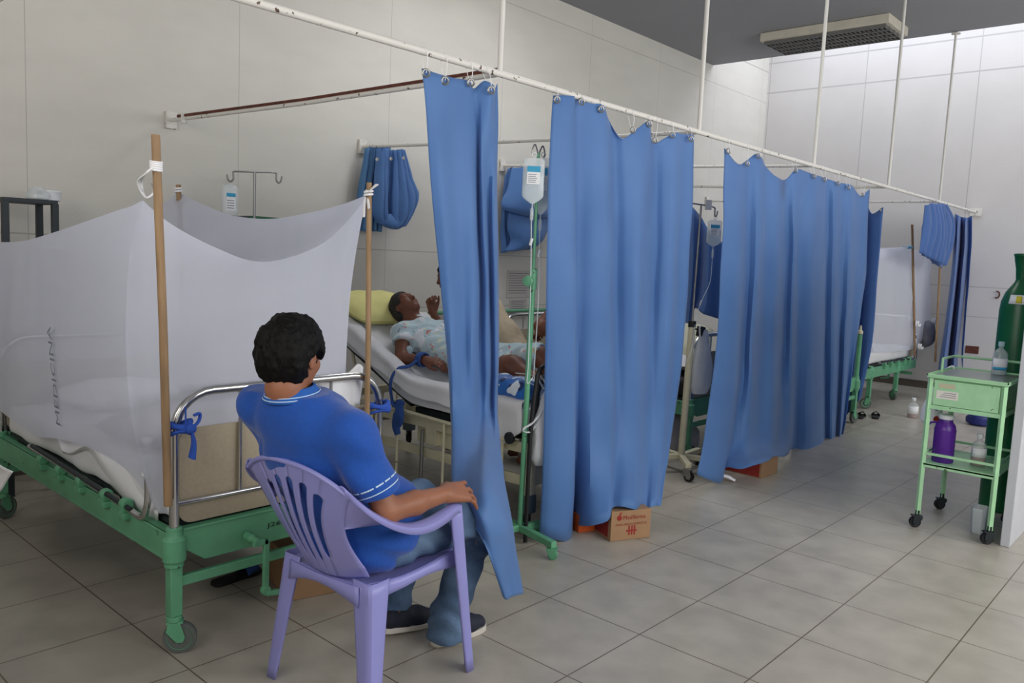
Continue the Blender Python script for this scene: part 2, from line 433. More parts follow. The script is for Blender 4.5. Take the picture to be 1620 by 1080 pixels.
labels = ['short stretch of pale curtain pipe crossing the top left corner of the photo',
          'cross pipe with a brown rusty top, ending in a white bracket above the first bed',
          'thin white cross pipe carrying the two bunched curtains at the second bed',
          'thin white cross pipe seen between the second and third aisle curtains, lower of two',
          'thin cross pipe meeting the main rail behind the third aisle curtain',
          'thin cross pipe meeting the main rail at the bundled curtain near the far wall']
PE = [np.array([HX[0], Y1-.03, RZ])]+[at(a, b, 1, Y1-.03) for a, b in ((272,190),(575,232),(797,262),(962,293),(1120,318))]
for i, x in enumerate(HX):
    t = empty('cross_rail', (x, RY, RZ), labels[i], 'curtain rail', 'cross pipes between the bed bays')
    z = railz(x)-.0
    pe = PE[i]; pm_ = (np.array([x, RY, z])+pe)/2-np.array([0, 0, .01]); ex, ez = pe[0], pe[2]
    MB().tube([(x, RY+.018, z), pm_, pe], .0135, 10).build('pipe', M['white_paint'], t)
    if i == 1:
        up_ = np.array([.002, 0, .021]); MB().tube([np.array([x, RY+.02, z])+up_, pm_+up_, pe+up_+np.array([0, -.09, 0])], .011, 8, flat=1).build('rusty_conduit', M['rust'], t)
        MB().box2((ex-.02, Y1-.22, ez-.035), (ex+.02, Y1-.205, ez+.036)).build('clamp', M['white_paint'], t, bevel=.003)
    MB().box2((ex-.04, Y1-.03, ez-.06), (ex+.04, Y1-.002, ez+.06)).build('wall_bracket', M['white_paint'], t, bevel=.003)

# ceiling light
lp = empty('ceiling_light', (7.33, 1.6, ZC-.1), 'unlit rectangular fluorescent fixture with metal louvre under the ceiling', 'ceiling light')
h = MB(); h.box2((7.0, .88, ZC-.10), (7.66, 2.36, ZC-.002)); h.build('housing', mat('fixture_cream', rgb(206, 200, 184), .5, var=.05), lp, bevel=.006)
g = MB()
for k in range(30): g.box2((7.03, .93+k*.0476, ZC-.135), (7.63, .936+k*.0476, ZC-.10))
for x in (7.03, 7.175, 7.325, 7.475, 7.624): g.box2((x, .92, ZC-.14), (x+.006, 2.32, ZC-.10))
g.build('louvre', M['steel'], lp, smooth=False)
for x in (7.10, 7.25, 7.40, 7.55): MB().cyl((x, .95, ZC-.113), (x, 2.3, ZC-.113), .009, 10).build('tube', M['plw'], lp)

# ---------------------------------------------------------------- curtains on the aisle rail
def curtain(name, rows, material, label, rings, nu=5, nv=7, group='blue curtains on the aisle rail', wr=.004, seed=0, railx=None, extra=None):
    """rows: list of rows (top to bottom) of (px, py, y-depth) picked on the cloth's folds"""
    P = [[at(a, b, 1, (.5+(c-.5)*.72) if c > .38 else c) for a, b, c in r] for r in rows]
    S = surf(P, nu, nv)
    S = S+np.stack([vnoise(S, 5, seed)*wr, vnoise(S*np.array([1, 1, .4]), 9, seed+3)*wr*2.2, 0*S[..., 0]], -1)
    root = empty(name, (S[0, :, 0].mean(), S[0, :, 1].mean(), S[-1, :, 2].min()), label, 'curtain', group)
    MB().grid(S).build('cloth', material, root, solid=.0022)
    for (px, py, yd) in rings:
        p = at(px, py, 1, yd); n = np.array([-.35, -.94, 0]); q = p+n*.008
        ring = MB(); ring.tube([q+np.array([math.cos(a)*.94*.016, -math.cos(a)*.35*.016, math.sin(a)*.016]) for a in np.linspace(0, 2*PI, 17)[:-1]], .0048, 6, close=True)
        ring.build('grommet', M['steel'], root)
        x = p[0]; top = np.array([x, RY, railz(x)+.017]); 
        cd_ = [q, q*.5+top*.5+np.array([.004, -.014, 0]), top+np.array([0, -.019, -.017]), top+np.array([0, 0, .002]), top+np.array([0, .019, -.017]), p*.5+top*.5+np.array([0, .016, 0]), p+np.array([0, .006, 0])]
        MB().tube(spline(cd_, 3), .0016, 5).build('hanging_cord', M['cloth_w'], root)
    return root

# nearest curtain: pulled narrow at the top, its skirt drawn over the seated man's knees
rowsA = [
 [(667,108,.50),(690,116,.495),(716,123,.50),(743,128,.505),(750,140,.52),(765,128,.49),(779,134,.46),(783,140,.52),(787,132,.53)],
 [(673,170,.50),(693,175,.485),(718,180,.495),(745,190,.505),(757,210,.53),(762,195,.49),(775,195,.47),(783,190,.52),(788,190,.53)],
 [(684,320,.50),(702,325,.46),(724,325,.49),(748,325,.47),(757,325,.54),(764,325,.47),(773,325,.53),(781,325,.48),(787,325,.54)],
 [(697,450,.50),(712,450,.46),(730,450,.50),(750,450,.47),(760,450,.54),(768,450,.47),(776,450,.53),(783,450,.47),(789,450,.54)],
 [(707,560,.51),(716,560,.45),(735,560,.49),(748,560,.45),(760,560,.53),(770,560,.48),(778,560,.54),(784,560,.49),(789,560,.55)],
 [(713,660,.50),(716,660,.42),(732,660,.40),(750,660,.43),(760,660,.52),(770,660,.50),(779,660,.54),(785,660,.50),(789,660,.56)],
 [(715,770,.10),(719,772,.07),(728,772,.04),(738,770,.0),(752,766,-.06),(766,762,-.10),(780,760,-.08),(792,757,-.02),(797,752,.06)],
 [(718,792,.0),(726,794,-.04),(738,798,-.09),(752,806,-.17),(764,816,-.205),(778,822,-.215),(792,824,-.21),(804,822,-.185),(809,818,-.12)],
 [(762,850,-.195),(764,856,-.2),(768,862,-.205),(773,868,-.21),(780,872,-.215),(792,871,-.21),(804,869,-.20),(813,866,-.18),(815,860,-.13)],
 [(781,900,-.19),(782,906,-.195),(784,912,-.2),(787,916,-.205),(792,918,-.21),(801,914,-.205),(812,910,-.20),(821,906,-.18),(821,900,-.14)],
 [(795,938,-.19),(794,942,-.195),(796,945,-.2),(798,947,-.205),(801,948,-.21),(809,944,-.205),(818,941,-.20),(827,938,-.18),(827,931,-.14)],
]
curtain('curtain', rowsA, M['curtain'], 'nearest blue curtain, bunched narrow and drawn over the seated man\'s knees', [(673,116,.49),(703,128,.495),(744,131,.49),(776,143,.46)], nu=5, nv=6, wr=.003)

def cols_to_rows(cols): return [[c[i] for c in cols] for i in range(len(cols[0]))]
# second curtain: columns of (px,py,depth) down each fold
B = [
 [(875,151,.50),(872,190,.50),(866,340,.50),(863,500,.50),(860,700,.49),(855,848,.48)],
 [(892,151,.49),(889,190,.48),(886,340,.47),(884,500,.45),(878,700,.43),(872,852,.42)],
 [(908,152,.48),(907,190,.47),(908,340,.45),(909,500,.43),(907,700,.41),(904,856,.40)],
 [(914,153,.52),(914,195,.53),(913,340,.55),(912,500,.56),(910,700,.57),(905,832,.58)],
 [(938,160,.50),(940,200,.49),(940,340,.48),(938,500,.48),(934,700,.44),(930,832,.34)],
 [(955,168,.49),(958,205,.47),(962,340,.46),(965,500,.46),(965,700,.40),(962,824,.24)],
 [(963,190,.53),(968,215,.54),(972,340,.56),(974,500,.57),(974,700,.46),(969,803,.27)],
 [(982,219,.50),(986,240,.50),(990,340,.50),(990,500,.50),(990,700,.42),(984,801,.22)],
 [(1005,206,.49),(1004,240,.48),(1006,340,.46),(1004,500,.45),(1002,700,.40),(998,804,.19)],
 [(1026,193,.49),(1024,225,.47),(1018,340,.46),(1012,500,.46),(1010,700,.40),(1008,806,.18)],
 [(1032,226,.53),(1034,250,.55),(1036,340,.56),(1032,500,.56),(1026,700,.44),(1021,803,.22)],
 [(1050,219,.51),(1050,245,.51),(1050,340,.51),(1046,500,.50),(1037,700,.42),(1029,802,.19)],
 [(1066,210,.49),(1068,235,.48),(1066,340,.47),(1060,500,.46),(1048,700,.40),(1037,800,.18)],
 [(1080,212,.51),(1080,235,.52),(1078,340,.52),(1070,500,.52),(1054,700,.42),(1041,800,.19)],
 [(1097,213,.50),(1097,235,.50),(1094,340,.49),(1083,530,.49),(1061,700,.42),(1046,799,.18)],
]
curtain('curtain', cols_to_rows(B), M['curtain'], 'second blue aisle curtain, between the green drip stand and the cream drip stand', [(880,158,.485),(919,161,.49),(950,173,.48),(1000,206,.485),(1026,196,.48),(1035,222,.50),(1063,214,.48),(1092,220,.485)], nu=4, nv=7)
Cc = [
 [(1146,234,.50),(1146,270,.50),(1142,400,.50),(1132,560,.50),(1115,690,.49),(1103,750,.48)],
 [(1158,249,.49),(1158,280,.48),(1157,400,.46),(1150,560,.45),(1134,690,.44),(1120,758,.42)],
 [(1170,260,.49),(1171,290,.47),(1172,400,.45),(1166,560,.44),(1154,690,.42),(1142,764,.40)],
 [(1184,252,.51),(1184,290,.53),(1182,400,.55),(1176,560,.56),(1162,690,.48),(1149,740,.40)],
 [(1200,243,.49),(1200,290,.48),(1198,400,.47),(1190,560,.46),(1180,690,.40),(1172,742,.30)],
 [(1212,263,.52),(1213,300,.52),(1212,400,.52),(1206,560,.52),(1198,690,.40),(1190,737,.24)],
 [(1228,280,.51),(1230,310,.49),(1230,400,.47),(1226,560,.46),(1222,690,.38),(1217,728,.24)],
 [(1242,284,.53),(1244,310,.54),(1244,400,.55),(1240,560,.56),(1232,690,.42),(1224,722,.26)],
 [(1258,268,.50),(1257,310,.49),(1256,400,.48),(1253,560,.47),(1249,690,.42),(1244,721,.34)],
 [(1274,271,.49),(1270,310,.50),(1264,400,.53),(1262,560,.55),(1258,690,.56),(1253,710,.56)],
 [(1290,276,.47),(1288,310,.46),(1284,400,.45),(1281,560,.45),(1279,690,.44),(1276,713,.44)],
 [(1304,281,.50),(1301,310,.49),(1302,400,.47),(1301,560,.46),(1300,690,.45),(1301,714,.44)],
 [(1310,283,.54),(1309,315,.55),(1307,400,.55),(1306,560,.55),(1306,690,.55),(1305,707,.55)],
 [(1322,287,.50),(1321,315,.49),(1320,400,.48),(1318,560,.47),(1316,680,.47),(1316,700,.46)],
 [(1335,290,.52),(1334,315,.53),(1332,400,.53),(1328,560,.53),(1325,670,.53),(1322,697,.53)],
 [(1350,294,.49),(1348,315,.48),(1345,400,.47),(1337,560,.46),(1330,670,.46),(1328,694,.45)],
 [(1361,310,.53),(1359,325,.54),(1355,400,.54),(1344,560,.54),(1334,660,.53),(1331,692,.52)],
 [(1376,299,.50),(1375,325,.50),(1368,450,.50),(1353,560,.49),(1338,660,.49),(1333,690,.48)],
]
curtain('curtain', cols_to_rows(Cc), M['curtain'], 'third and widest blue aisle curtain, with a dark stain near its sagging top', [(1151,239,.485),(1181,259,.485),(1199,247,.48),(1258,270,.485),(1287,279,.47),(1304,284,.48),(1325,290,.485),(1342,297,.485),(1364,308,.51)], nu=4, nv=7, seed=5)
# the stain on the third curtain: a soiled patch of the cloth
def stain(mat_, c, r):
    nt = mat_.node_tree; n = nt.nodes; l = nt.links; b = n['Principled BSDF']
    g = n.new('ShaderNodeNewGeometry'); d = n.new('ShaderNodeVectorMath'); d.operation = 'DISTANCE'; d.inputs[1].default_value = c
    t = n.new('ShaderNodeTexNoise'); t.inputs['Scale'].default_value = 18
    l.new(g.outputs['Position'], d.inputs[0]); l.new(g.outputs['Position'], t.inputs['Vector'])
    mr = n.new('ShaderNodeMapRange'); mr.inputs[1].default_value = r*.3; mr.inputs[2].default_value = r; mr.inputs[3].default_value = .75; mr.inputs[4].default_value = 0
    mu = n.new('ShaderNodeMath'); mu.operation = 'MULTIPLY'; l.new(d.outputs['Value'], mr.inputs[0]); l.new(mr.outputs[0], mu.inputs[0]); l.new(t.outputs['Fac'], mu.inputs[1])
    mx = n.new('ShaderNodeMix'); mx.data_type = 'RGBA'; l.new(mu.outputs[0], mx.inputs[0]); l.new(b.inputs['Base Color'].links[0].from_socket, mx.inputs[6]); mx.inputs[7].default_value = rgb(60, 62, 90)
    l.new(mx.outputs[2], b.inputs['Base Color'])
p = at(1240, 296, 1, .5); stain(M['curtain'], tuple(p), .13)

def wallcurtain(name, rows, ax, material, label, group=None, nu=4, nv=6, seed=0, wr=.006, solid=.003, rings=()):
    P = [[at(a, b, ax, c) for a, b, c in r] for r in rows]; S = surf(P, nu, nv)
    S = S+np.stack([vnoise(S, 6, seed), vnoise(S*np.array([1, 1, .4]), 9, seed+3), 0*S[..., 0]], -1)*wr
    root = empty(name, (S[..., 0].mean(), S[..., 1].mean(), S[..., 2].min()), label, 'curtain', group)
    MB().grid(S).build('cloth', material, root, solid=solid)
    for px, py, c in rings:
        q = at(px, py, ax, c)+np.array([-.01, -.01, 0])
        MB().tube([q+np.array([math.cos(a)*.015, 0, math.sin(a)*.015]) for a in np.linspace(0, 2*PI, 15)[:-1]], .005, 6, close=True).build('grommet', M['steel'], root)
    return root
# curtain on the cross pipe behind the third one
D = [[(1352,308,6.45),(1350,420,6.45),(1345,540,6.45),(1335,660,6.45)],
     [(1362,312,6.36),(1360,420,6.36),(1354,540,6.36),(1346,650,6.36)],
     [(1372,325,6.46),(1368,420,6.46),(1360,540,6.46),(1350,645,6.46)],
     [(1380,338,6.38),(1377,420,6.38),(1369,540,6.38),(1356,636,6.38)],
     [(1397,327,6.36),(1390,420,6.38),(1380,540,6.4),(1362,630,6.4)]]
wallcurtain('curtain', cols_to_rows(D), 0, M['curtain_shaded'], 'shade-darkened blue sliver of curtain beside the right edge of the third aisle curtain', rings=[(1392,332,6.33)])
# hoisted curtain in the gap behind the cream drip stand
G = [[(1086,318,4.30),(1084,420,4.3),(1078,520,4.3),(1070,610,4.3)],
     [(1098,330,4.22),(1096,420,4.2),(1090,500,4.2),(1080,600,4.25)],
     [(1110,345,4.32),(1108,420,4.32),(1104,470,4.3),(1096,494,4.3)],
     [(1122,364,4.22),(1121,420,4.2),(1119,470,4.2),(1113,497,4.2)],
     [(1145,385,4.3),(1144,430,4.3),(1142,470,4.3),(1140,505,4.3)],
     [(1175,395,4.25),(1172,430,4.25),(1170,470,4.25),(1168,510,4.25)]]
wallcurtain('curtain', cols_to_rows(G), 0, M['curtain_shaded'], 'shade-darkened blue curtain sagging behind the drip bag in the gap of the aisle curtains')
# long thin curtain at the end of the rail, near the far wall
E_ = [[(1511,338,.50),(1508,400,.5),(1499,480,.5),(1487,560,.5),(1484,590,.5)],
      [(1517,341,.44),(1514,400,.44),(1506,480,.43),(1496,560,.42),(1491,600,.42)],
      [(1521,343,.54),(1519,400,.55),(1511,480,.55),(1502,560,.55),(1498,600,.55)],
      [(1527,344,.44),(1525,400,.44),(1518,480,.43),(1510,560,.42),(1507,600,.42)],
      [(1531,344,.54),(1530,400,.54),(1524,480,.54),(1516,560,.54),(1514,600,.54)],
      [(1538,341,.49),(1536,400,.49),(1530,480,.48),(1524,560,.47),(1522,600,.47)]]
wallcurtain('curtain', cols_to_rows(E_), 1, M['curtain_shaded'], 'long narrow curtain hanging beside the far wall end of the rail', group=None)

def bundle(name, lobes, material, label, h=.011, rough_=.008, folds=0, extra_parts=()):
    allp = np.array([p for l_ in lobes for p in l_[0]]); lo = allp.min(0)-.14; hi = allp.max(0)+.14
    s = SDF(lo, hi, h)
    for pts, rs, flat, fd in lobes: s.chain([np.array(p) for p in spline(pts, 4)], list(np.interp(np.linspace(0, 1, (len(pts)-1)*4+1), np.linspace(0, 1, len(rs)), rs)), k=.02, flat=flat, fd=fd)
    idx = np.argwhere(np.abs(s.d) < .05); P = s.lo+idx*s.h; nz = vnoise(P*np.array([1, 1, .6]), 5, 4)
    s.d[tuple(idx.T)] += (.012*np.abs(np.sin(P[:, 0]*44+P[:, 1]*20+5*nz))-.006+.004*vnoise(P, 30, 5)).astype(np.float32)
    root = empty(name, (allp[:, 0].mean(), allp[:, 1].mean(), allp[:, 2].min()), label, 'curtain', None)
    s.build('cloth', material, root, 1); return root

def folded(name, sheets, label, mats, rings=()):
    """cloth gathered over a pipe: overlapping pleated sheets, each (rows of (px,py), depth, pleats, amplitude, bulge)"""
    built = []; allS = []
    for rows, yd, n, amp, bul, mm in sheets:
        P = [[at(a, b, 1, yd) for a, b in r] for r in rows]; S = surf(P, 14, 10); a, b = S.shape[:2]
        u = np.linspace(0, 1, b)[None]; v = np.linspace(0, 1, a)[:, None]; nz = vnoise(S*np.array([1, 1, .5]), 4, n)
        w_ = np.abs(np.sin(PI*n*(u+.05*nz)))**.6-.5
        S[..., 1] -= w_*amp*(.4+.6*v)+bul*np.sin(PI*u)*np.sin(PI*np.minimum(1, v*.9+.1))
        S[..., 0] += .006*vnoise(S, 14, 3); S[..., 2] += .008*vnoise(S, 9, 5)
        allS.append((S, mm))
    A = np.concatenate([s_.reshape(-1, 3) for s_, _ in allS])
    root = empty(name, (A[:, 0].mean(), A[:, 1].mean(), A[:, 2].min()), label, 'curtain', None)
    for s_, mm in allS: MB().grid(s_).build('cloth_fold', mm, root, solid=.004)
    for px, py, yd in rings: MB().lathe([(.006, 0), (.017, .002), (.017, .007), (.006, .009)], at(px, py, 1, yd), (0, -1, 0), 14).build('grommet', M['steel'], root)
    return root
T_, K_ = M['curtain3'], M['curtain']
folded('curtain_bundle', [
  ([[(577,234),(590,231),(604,230),(619,231)], [(568,300),(582,300),(596,302),(612,300)], [(561,362),(576,366),(590,366),(603,367)]], 3.47, 5, .07, .02, T_),
  ([[(596,236),(606,234),(616,236)], [(592,290),(603,290),(612,295)], [(590,335),(602,340),(614,346)], [(596,352),(606,357),(618,358)]], 3.36, 2, .04, .05, K_),
  ([[(614,240),(620,238),(626,240)], [(606,290),(614,292),(621,296)], [(604,320),(612,325),(622,330)], [(606,345),(616,350),(628,348)]], 3.38, 2, .03, .02, K_),
  ([[(622,238),(632,236),(641,238)], [(620,290),(638,290),(656,290)], [(619,325),(640,325),(663,308)], [(620,352),(636,352),(650,340)], [(617,361),(628,362),(642,356)]], 3.33, 4, .05, .06, K_),
  ([[(600,330),(612,338),(626,335),(645,325)], [(602,350),(614,356),(628,356),(646,345)], [(608,358),(618,362),(630,362),(645,352)]], 3.35, 1, .02, .05, K_)],
  'bunched blue curtain on the wall, hung behind the white net', None, rings=((596,252,3.27),(618,251,3.29),(638,250,3.24)))
folded('curtain_bundle', [
  ([[(800,276),(804,268),(812,264)], [(795,320),(800,320),(806,320)], [(793,360),(800,360),(808,360)], [(794,400),(802,398),(815,396)]], 3.50, 2, .05, .0, K_),
  ([[(810,265),(828,263),(846,263),(864,265)], [(802,300),(824,300),(846,302),(868,302)], [(793,322),(820,330),(846,336),(872,336)], [(798,332),(822,340),(846,344),(870,344)]], 3.36, 2, .035, .09, K_),
  ([[(806,334),(825,338),(845,342),(868,342)], [(803,360),(825,362),(846,366),(868,360)], [(808,380),(826,386),(845,384),(864,372)], [(798,397),(822,396),(842,392),(862,376)]], 3.42, 2, .05, .07, K_),
  ([[(856,264),(864,263),(872,264)], [(856,330),(866,330),(876,330)], [(848,380),(860,368),(872,350)]], 3.45, 2, .04, .03, K_)],
  'bunched blue curtain on the wall, seen past the green drip stand', None)
folded('curtain_bundle', [
  ([[(1464,324),(1474,322),(1484,322),(1493,323)], [(1461,362),(1474,366),(1486,368),(1497,366)], [(1455,400),(1468,408),(1480,414),(1491,420)]], .44, 5, .06, .04, M['curtain_shaded']),
  ([[(1484,320),(1490,319),(1497,321)], [(1490,350),(1500,350),(1508,352)], [(1489,385),(1497,388),(1505,390)], [(1486,412),(1491,420),(1496,418)]], .52, 2, .05, .05, M['curtain_shaded']),
  ([[(1460,390),(1472,398),(1484,404),(1492,406)], [(1460,404),(1472,414),(1482,420),(1491,425)]], .50, 2, .04, .03, M['curtain_shaded'])],
  'blue curtain folded up over the aisle rail above the far bed', None)
# ---------------------------------------------------------------- green hospital bed with chrome footboard
def caster(parent, x, y, z, r, mbody, mwheel, ang=.6, w=.03, name='caster'):
    """fork with a wheel, parented to a leg or base"""
    c, s = math.cos(ang), math.sin(ang); off = r*.35
    wx, wy = x+c*off, y+s*off
    f = MB(); nrm = np.array([-s, c, 0])
    for sg in (-1, 1):
        o = np.array([x, y, 0])+nrm*sg*(w/2+.006)
        f.prism([(-.02, z-.008), (.024, z-.008), (off+.02, r+.005), (off+.012, r-.016), (off-.012, r-.016), (-.028, r+.03)], o-nrm*.002, np.array([c, s, 0]), (0, 0, 1), nrm*.004)
    f.box((x+c*.004, y+s*.004, z-.006), (.06, w+.016, .008), (0, 0, ang))
    f.cyl((x, y, z-.01), (x, y, z+.03), .014, 12)
    fo = f.build(name, mbody, parent, bevel=.0015)
    wh = MB(); wh.lathe([(r*.72, -w/2), (r*.96, -w/2), (r, -w*.3), (r, w*.3), (r*.96, w/2), (r*.72, w/2)], (wx, wy, r), tuple(nrm), 26)
    wh.build('wheel', mwheel, fo)
    hb = MB(); hb.lathe([(r*.2, -w/2-.004), (r*.28, -w/2-.004), (r*.3, -w/2+.004), (r*.7, -w/2+.002), (r*.74, -w/2-.002), (r*.74, w/2+.002), (r*.3, w/2-.004), (r*.28, w/2+.004), (r*.2, w/2+.004)], (wx, wy, r), tuple(nrm), 24)
    hb.build('wheel_hub', mbody, fo)
    return fo

def hoop_pts(xl, xr, y, z0, z1, r):
    pts = [(xl, y, z0), (xl, y, z1-r)]
    for a in np.linspace(0, PI/2, 8)[1:]: pts.append((xl+r-r*math.cos(a), y, z1-r+r*math.sin(a)))
    for a in np.linspace(PI/2, 0, 8): pts.append((xr-r+r*math.cos(a), y, z1-r+r*math.sin(a)))
    pts.append((xr, y, z0)); return pts

def green_bed(ox, oy, label, group, guard_up=False):
    """ox: middle of the bed across, oy: foot end; the head lies towards the wall"""
    W = .485; L = 2.06; g = M['green']
    t = empty('hospital_bed', (ox, oy+L/2, 0), label, 'bed', group)
    xl, xr, yf, yh = ox-W, ox+W, oy, oy+L
    for x, y, sx, sy in ((xl, yf, 1, 1), (xr, yf, -1, 1), (xl, yh, 1, -1), (xr, yh, -1, -1)):
        l = MB(); l.box2((x-.024, y-.024, .15), (x+.024, y+.024, .37)); l.cyl((x, y, .128), (x, y, .15), .03, 16)
        l.lathe([(.036, .345), (.036, .362), (.044, .372), (.044, .452), (.036, .462), (.030, .47), (.030, .50)], (x, y, 0), n=20)
        lg = l.build('leg', g, t, bevel=.004)
        caster(lg, x, y, .132, .062, g, M['grubber'], ang={(1, 1): -.55, (-1, 1): -.2, (1, -1): .5, (-1, -1): 2.6}[(sx, sy)])
    for x, sx in ((xl, -1), (xr, 1)):
        s = MB(); s.box2((x-.006+sx*.018, yf+.02, .365), (x+.006+sx*.018, yh-.02, .475)); s.box2((x-.025, yf+.02, .463), (x+.025, yh-.02, .475)); s.box2((x-.025, yf+.02, .365), (x+.025, yh-.02, .377))
        s.build('side_rail', g, t, bevel=.003)
    for y, sy in ((yf, -1), (yh, 1)):
        b = MB(); b.prism([(.03, .485), (2*W-.03, .485), (2*W-.03, .39), (2*W-.10, .345), (.12, .345), (.03, .41)], (xl, y-.008, 0), (1, 0, 0), (0, 0, 1), (0, .016, 0))
        b.box2((xl+.03, y-.012, .478), (xr-.03, y+.03, .488)); b.build('end_beam', g, t, bevel=.003)
        MB().box2((xl+.02, y-.012, .262), (xr-.02, y+.012, .302)).build('cross_bar', g, t, bevel=.003)
    # deck with springs, hidden under the mattress
    d = MB(); d.box2((xl+.03, yf+.05, .478), (xr-.03, yh-.05, .498))
    for k in range(6): d.box2((xl+.03, yf+.2+k*.33, .43), (xr-.03, yf+.24+k*.33, .478))
    d.build('deck', M['dark'], t)
    for y, nm, panel in ((yf, 'footboard', True), (yh, 'headboard', True)):
        h = MB(); h.tube(hoop_pts(xl, xr, y, .47, 1.015, .15), .0185, 14)
        fb = h.build(nm, M['chrome'], t)
        for xb in (xl+.27, xr-.27): MB().cyl((xb, y, .585), (xb, y, .997), .0085, 10).build('upright_bar', M['chrome'], fb)
        MB().cyl((xl+.015, y, .588), (xr-.015, y, .588), .0115, 10).build('lower_bar', M['chrome'], fb)
        pl = []; r = .05
        for cx, cz, a0 in ((r, .50+r, PI), (2*W-.05-r, .50+r, 1.5*PI), (2*W-.05-r, .87-r, 0), (r, .87-r, .5*PI)):
            for a in np.linspace(a0, a0+PI/2, 6): pl.append((cx+r*math.cos(a), cz+r*math.sin(a)))
        MB().prism(pl, (xl+.025, y+(.012 if y == yf else -.02), 0), (1, 0, 0), (0, 0, 1), (0, .012, 0)).build('panel', M['beige'], fb)
    # folded chrome guard rails on their green brackets
    for x, sx in ((xl, -1), (xr, 1)):
        xx = x+sx*.030; z0 = .497
        if guard_up:
            gp = [(xx, yf+.35, .46), (xx, yf+.25, .30), (xx, yf+.30, .22), (xx, yf+.5, .20), (xx, yh-.6, .20), (xx, yh-.45, .26), (xx, yh-.45, .46)]
        else:
            gp = [(xx+.004, yf+.17, .80), (xx+.004, yf+.165, .60), (xx, yf+.17, .535), (xx, yf+.195, .50), (xx, yf+.25, .487), (xx, yf+.4, z0), (xx, yf+1.0, z0+.02), (xx, yf+1.5, z0+.03)]
        gr = MB().tube(spline(gp, 4), .0135, 12).build('guard_rail', M['chrome'], t)
        if not guard_up:
            MB().lathe([(.017, .665), (.021, .67), (.021, .75), (.017, .755)], (xx+.004, yf+.17, 0), n=18).build('sleeve', M['plw'], gr)
            MB().lathe([(.010, .8), (.019, .801), (.019, .812), (.010, .818)], (xx+.004, yf+.17, 0), n=18).build('end_cap', M['plw'], gr)
            MB().tube([(xx+sx*.006, yf+.3, .50), (xx+sx*.006, yf+.8, .52), (xx+sx*.006, yf+1.45, .54)], .0105, 10).build('lower_tube', M['dark'], gr)
        for yy, hh in ((yf+.36, .06), (yf+.56, .045), (yf+.83, .04), (yf+1.08, .04), (yf+1.32, .04)):
            b = MB(); b.box2((xx-.022, yy-.03, .45), (xx+.022, yy+.03, .475)); b.lathe([(.022, -.02), (.026, -.014), (.026, .014), (.022, .02)], (xx, yy, .475+hh*.55), (0, 1, 0), 16); b.box2((xx-.022, yy-.016, .47), (xx+.022, yy+.016, .475+hh*.5))
            b.build('bracket', g, t, bevel=.003)
    # crank: socket on the end beam, arm, folding grip
    cx = xl+.315
    k = MB(); k.lathe([(.018, 0), (.018, .05), (.012, .055), (.012, .09)], (cx-.02, yf-.012, .40), (0, -1, 0), 16); k.box2((cx-.036, yf-.104, .378), (cx+.028, yf-.082, .40)); k.box2((cx+.008, yf-.104, .19), (cx+.032, yf-.086, .40)); k.lathe([(.02, -.012), (.02, .012)], (cx+.02, yf-.095, .185), (0, 1, 0), 14)
    ck = k.build('crank', g, t, bevel=.003)
    MB().box((cx+.07, yf-.097, .163), (.10, .024, .022), (0, .18, 0)).build('crank_grip', g, ck, bevel=.005)
    return t

def soft_box(name, lo, hi, material, parent=None, r=.035, amp=.006, sc=7, seed=0, h=.018, sag=0):
    """rounded padded block (mattress, cushion)"""
    lo = np.array(lo); hi = np.array(hi); n = np.maximum(((hi-lo)/h).astype(int), 3); mb = MB()
    c = (lo+hi)/2; hs = (hi-lo)/2
    for ax in range(3):
        o = [i for i in range(3) if i != ax]
        for sg in (-1, 1):
            a = np.linspace(-1, 1, n[o[0]]+1); b = np.linspace(-1, 1, n[o[1]]+1); A, B_ = np.meshgrid(a, b, indexing='ij')
            P = np.zeros(A.shape+(3,)); P[..., o[0]] = A*hs[o[0]]; P[..., o[1]] = B_*hs[o[1]]; P[..., ax] = sg*hs[ax]
            inner = np.clip(P, -(hs-r), hs-r); d = P-inner; nn = np.linalg.norm(d, axis=-1, keepdims=True)
            P = inner+d/np.maximum(nn, 1e-9)*r
            P = P+(d/np.maximum(nn, 1e-9))*(amp*vnoise(P+c, sc, seed)[..., None])
            if (sg > 0) == (ax != 1): mb.grid(P+c)
            else: mb.grid((P+c)[::-1])
    o = mb.build(name, material, parent)
    import bmesh
    bm = bmesh.new(); bm.from_mesh(o.data); bmesh.ops.remove_doubles(bm, verts=bm.verts, dist=.0015); bm.to_mesh(o.data); bm.free()
    o.data.polygons.foreach_set('use_smooth', [True]*len(o.data.polygons)); return o

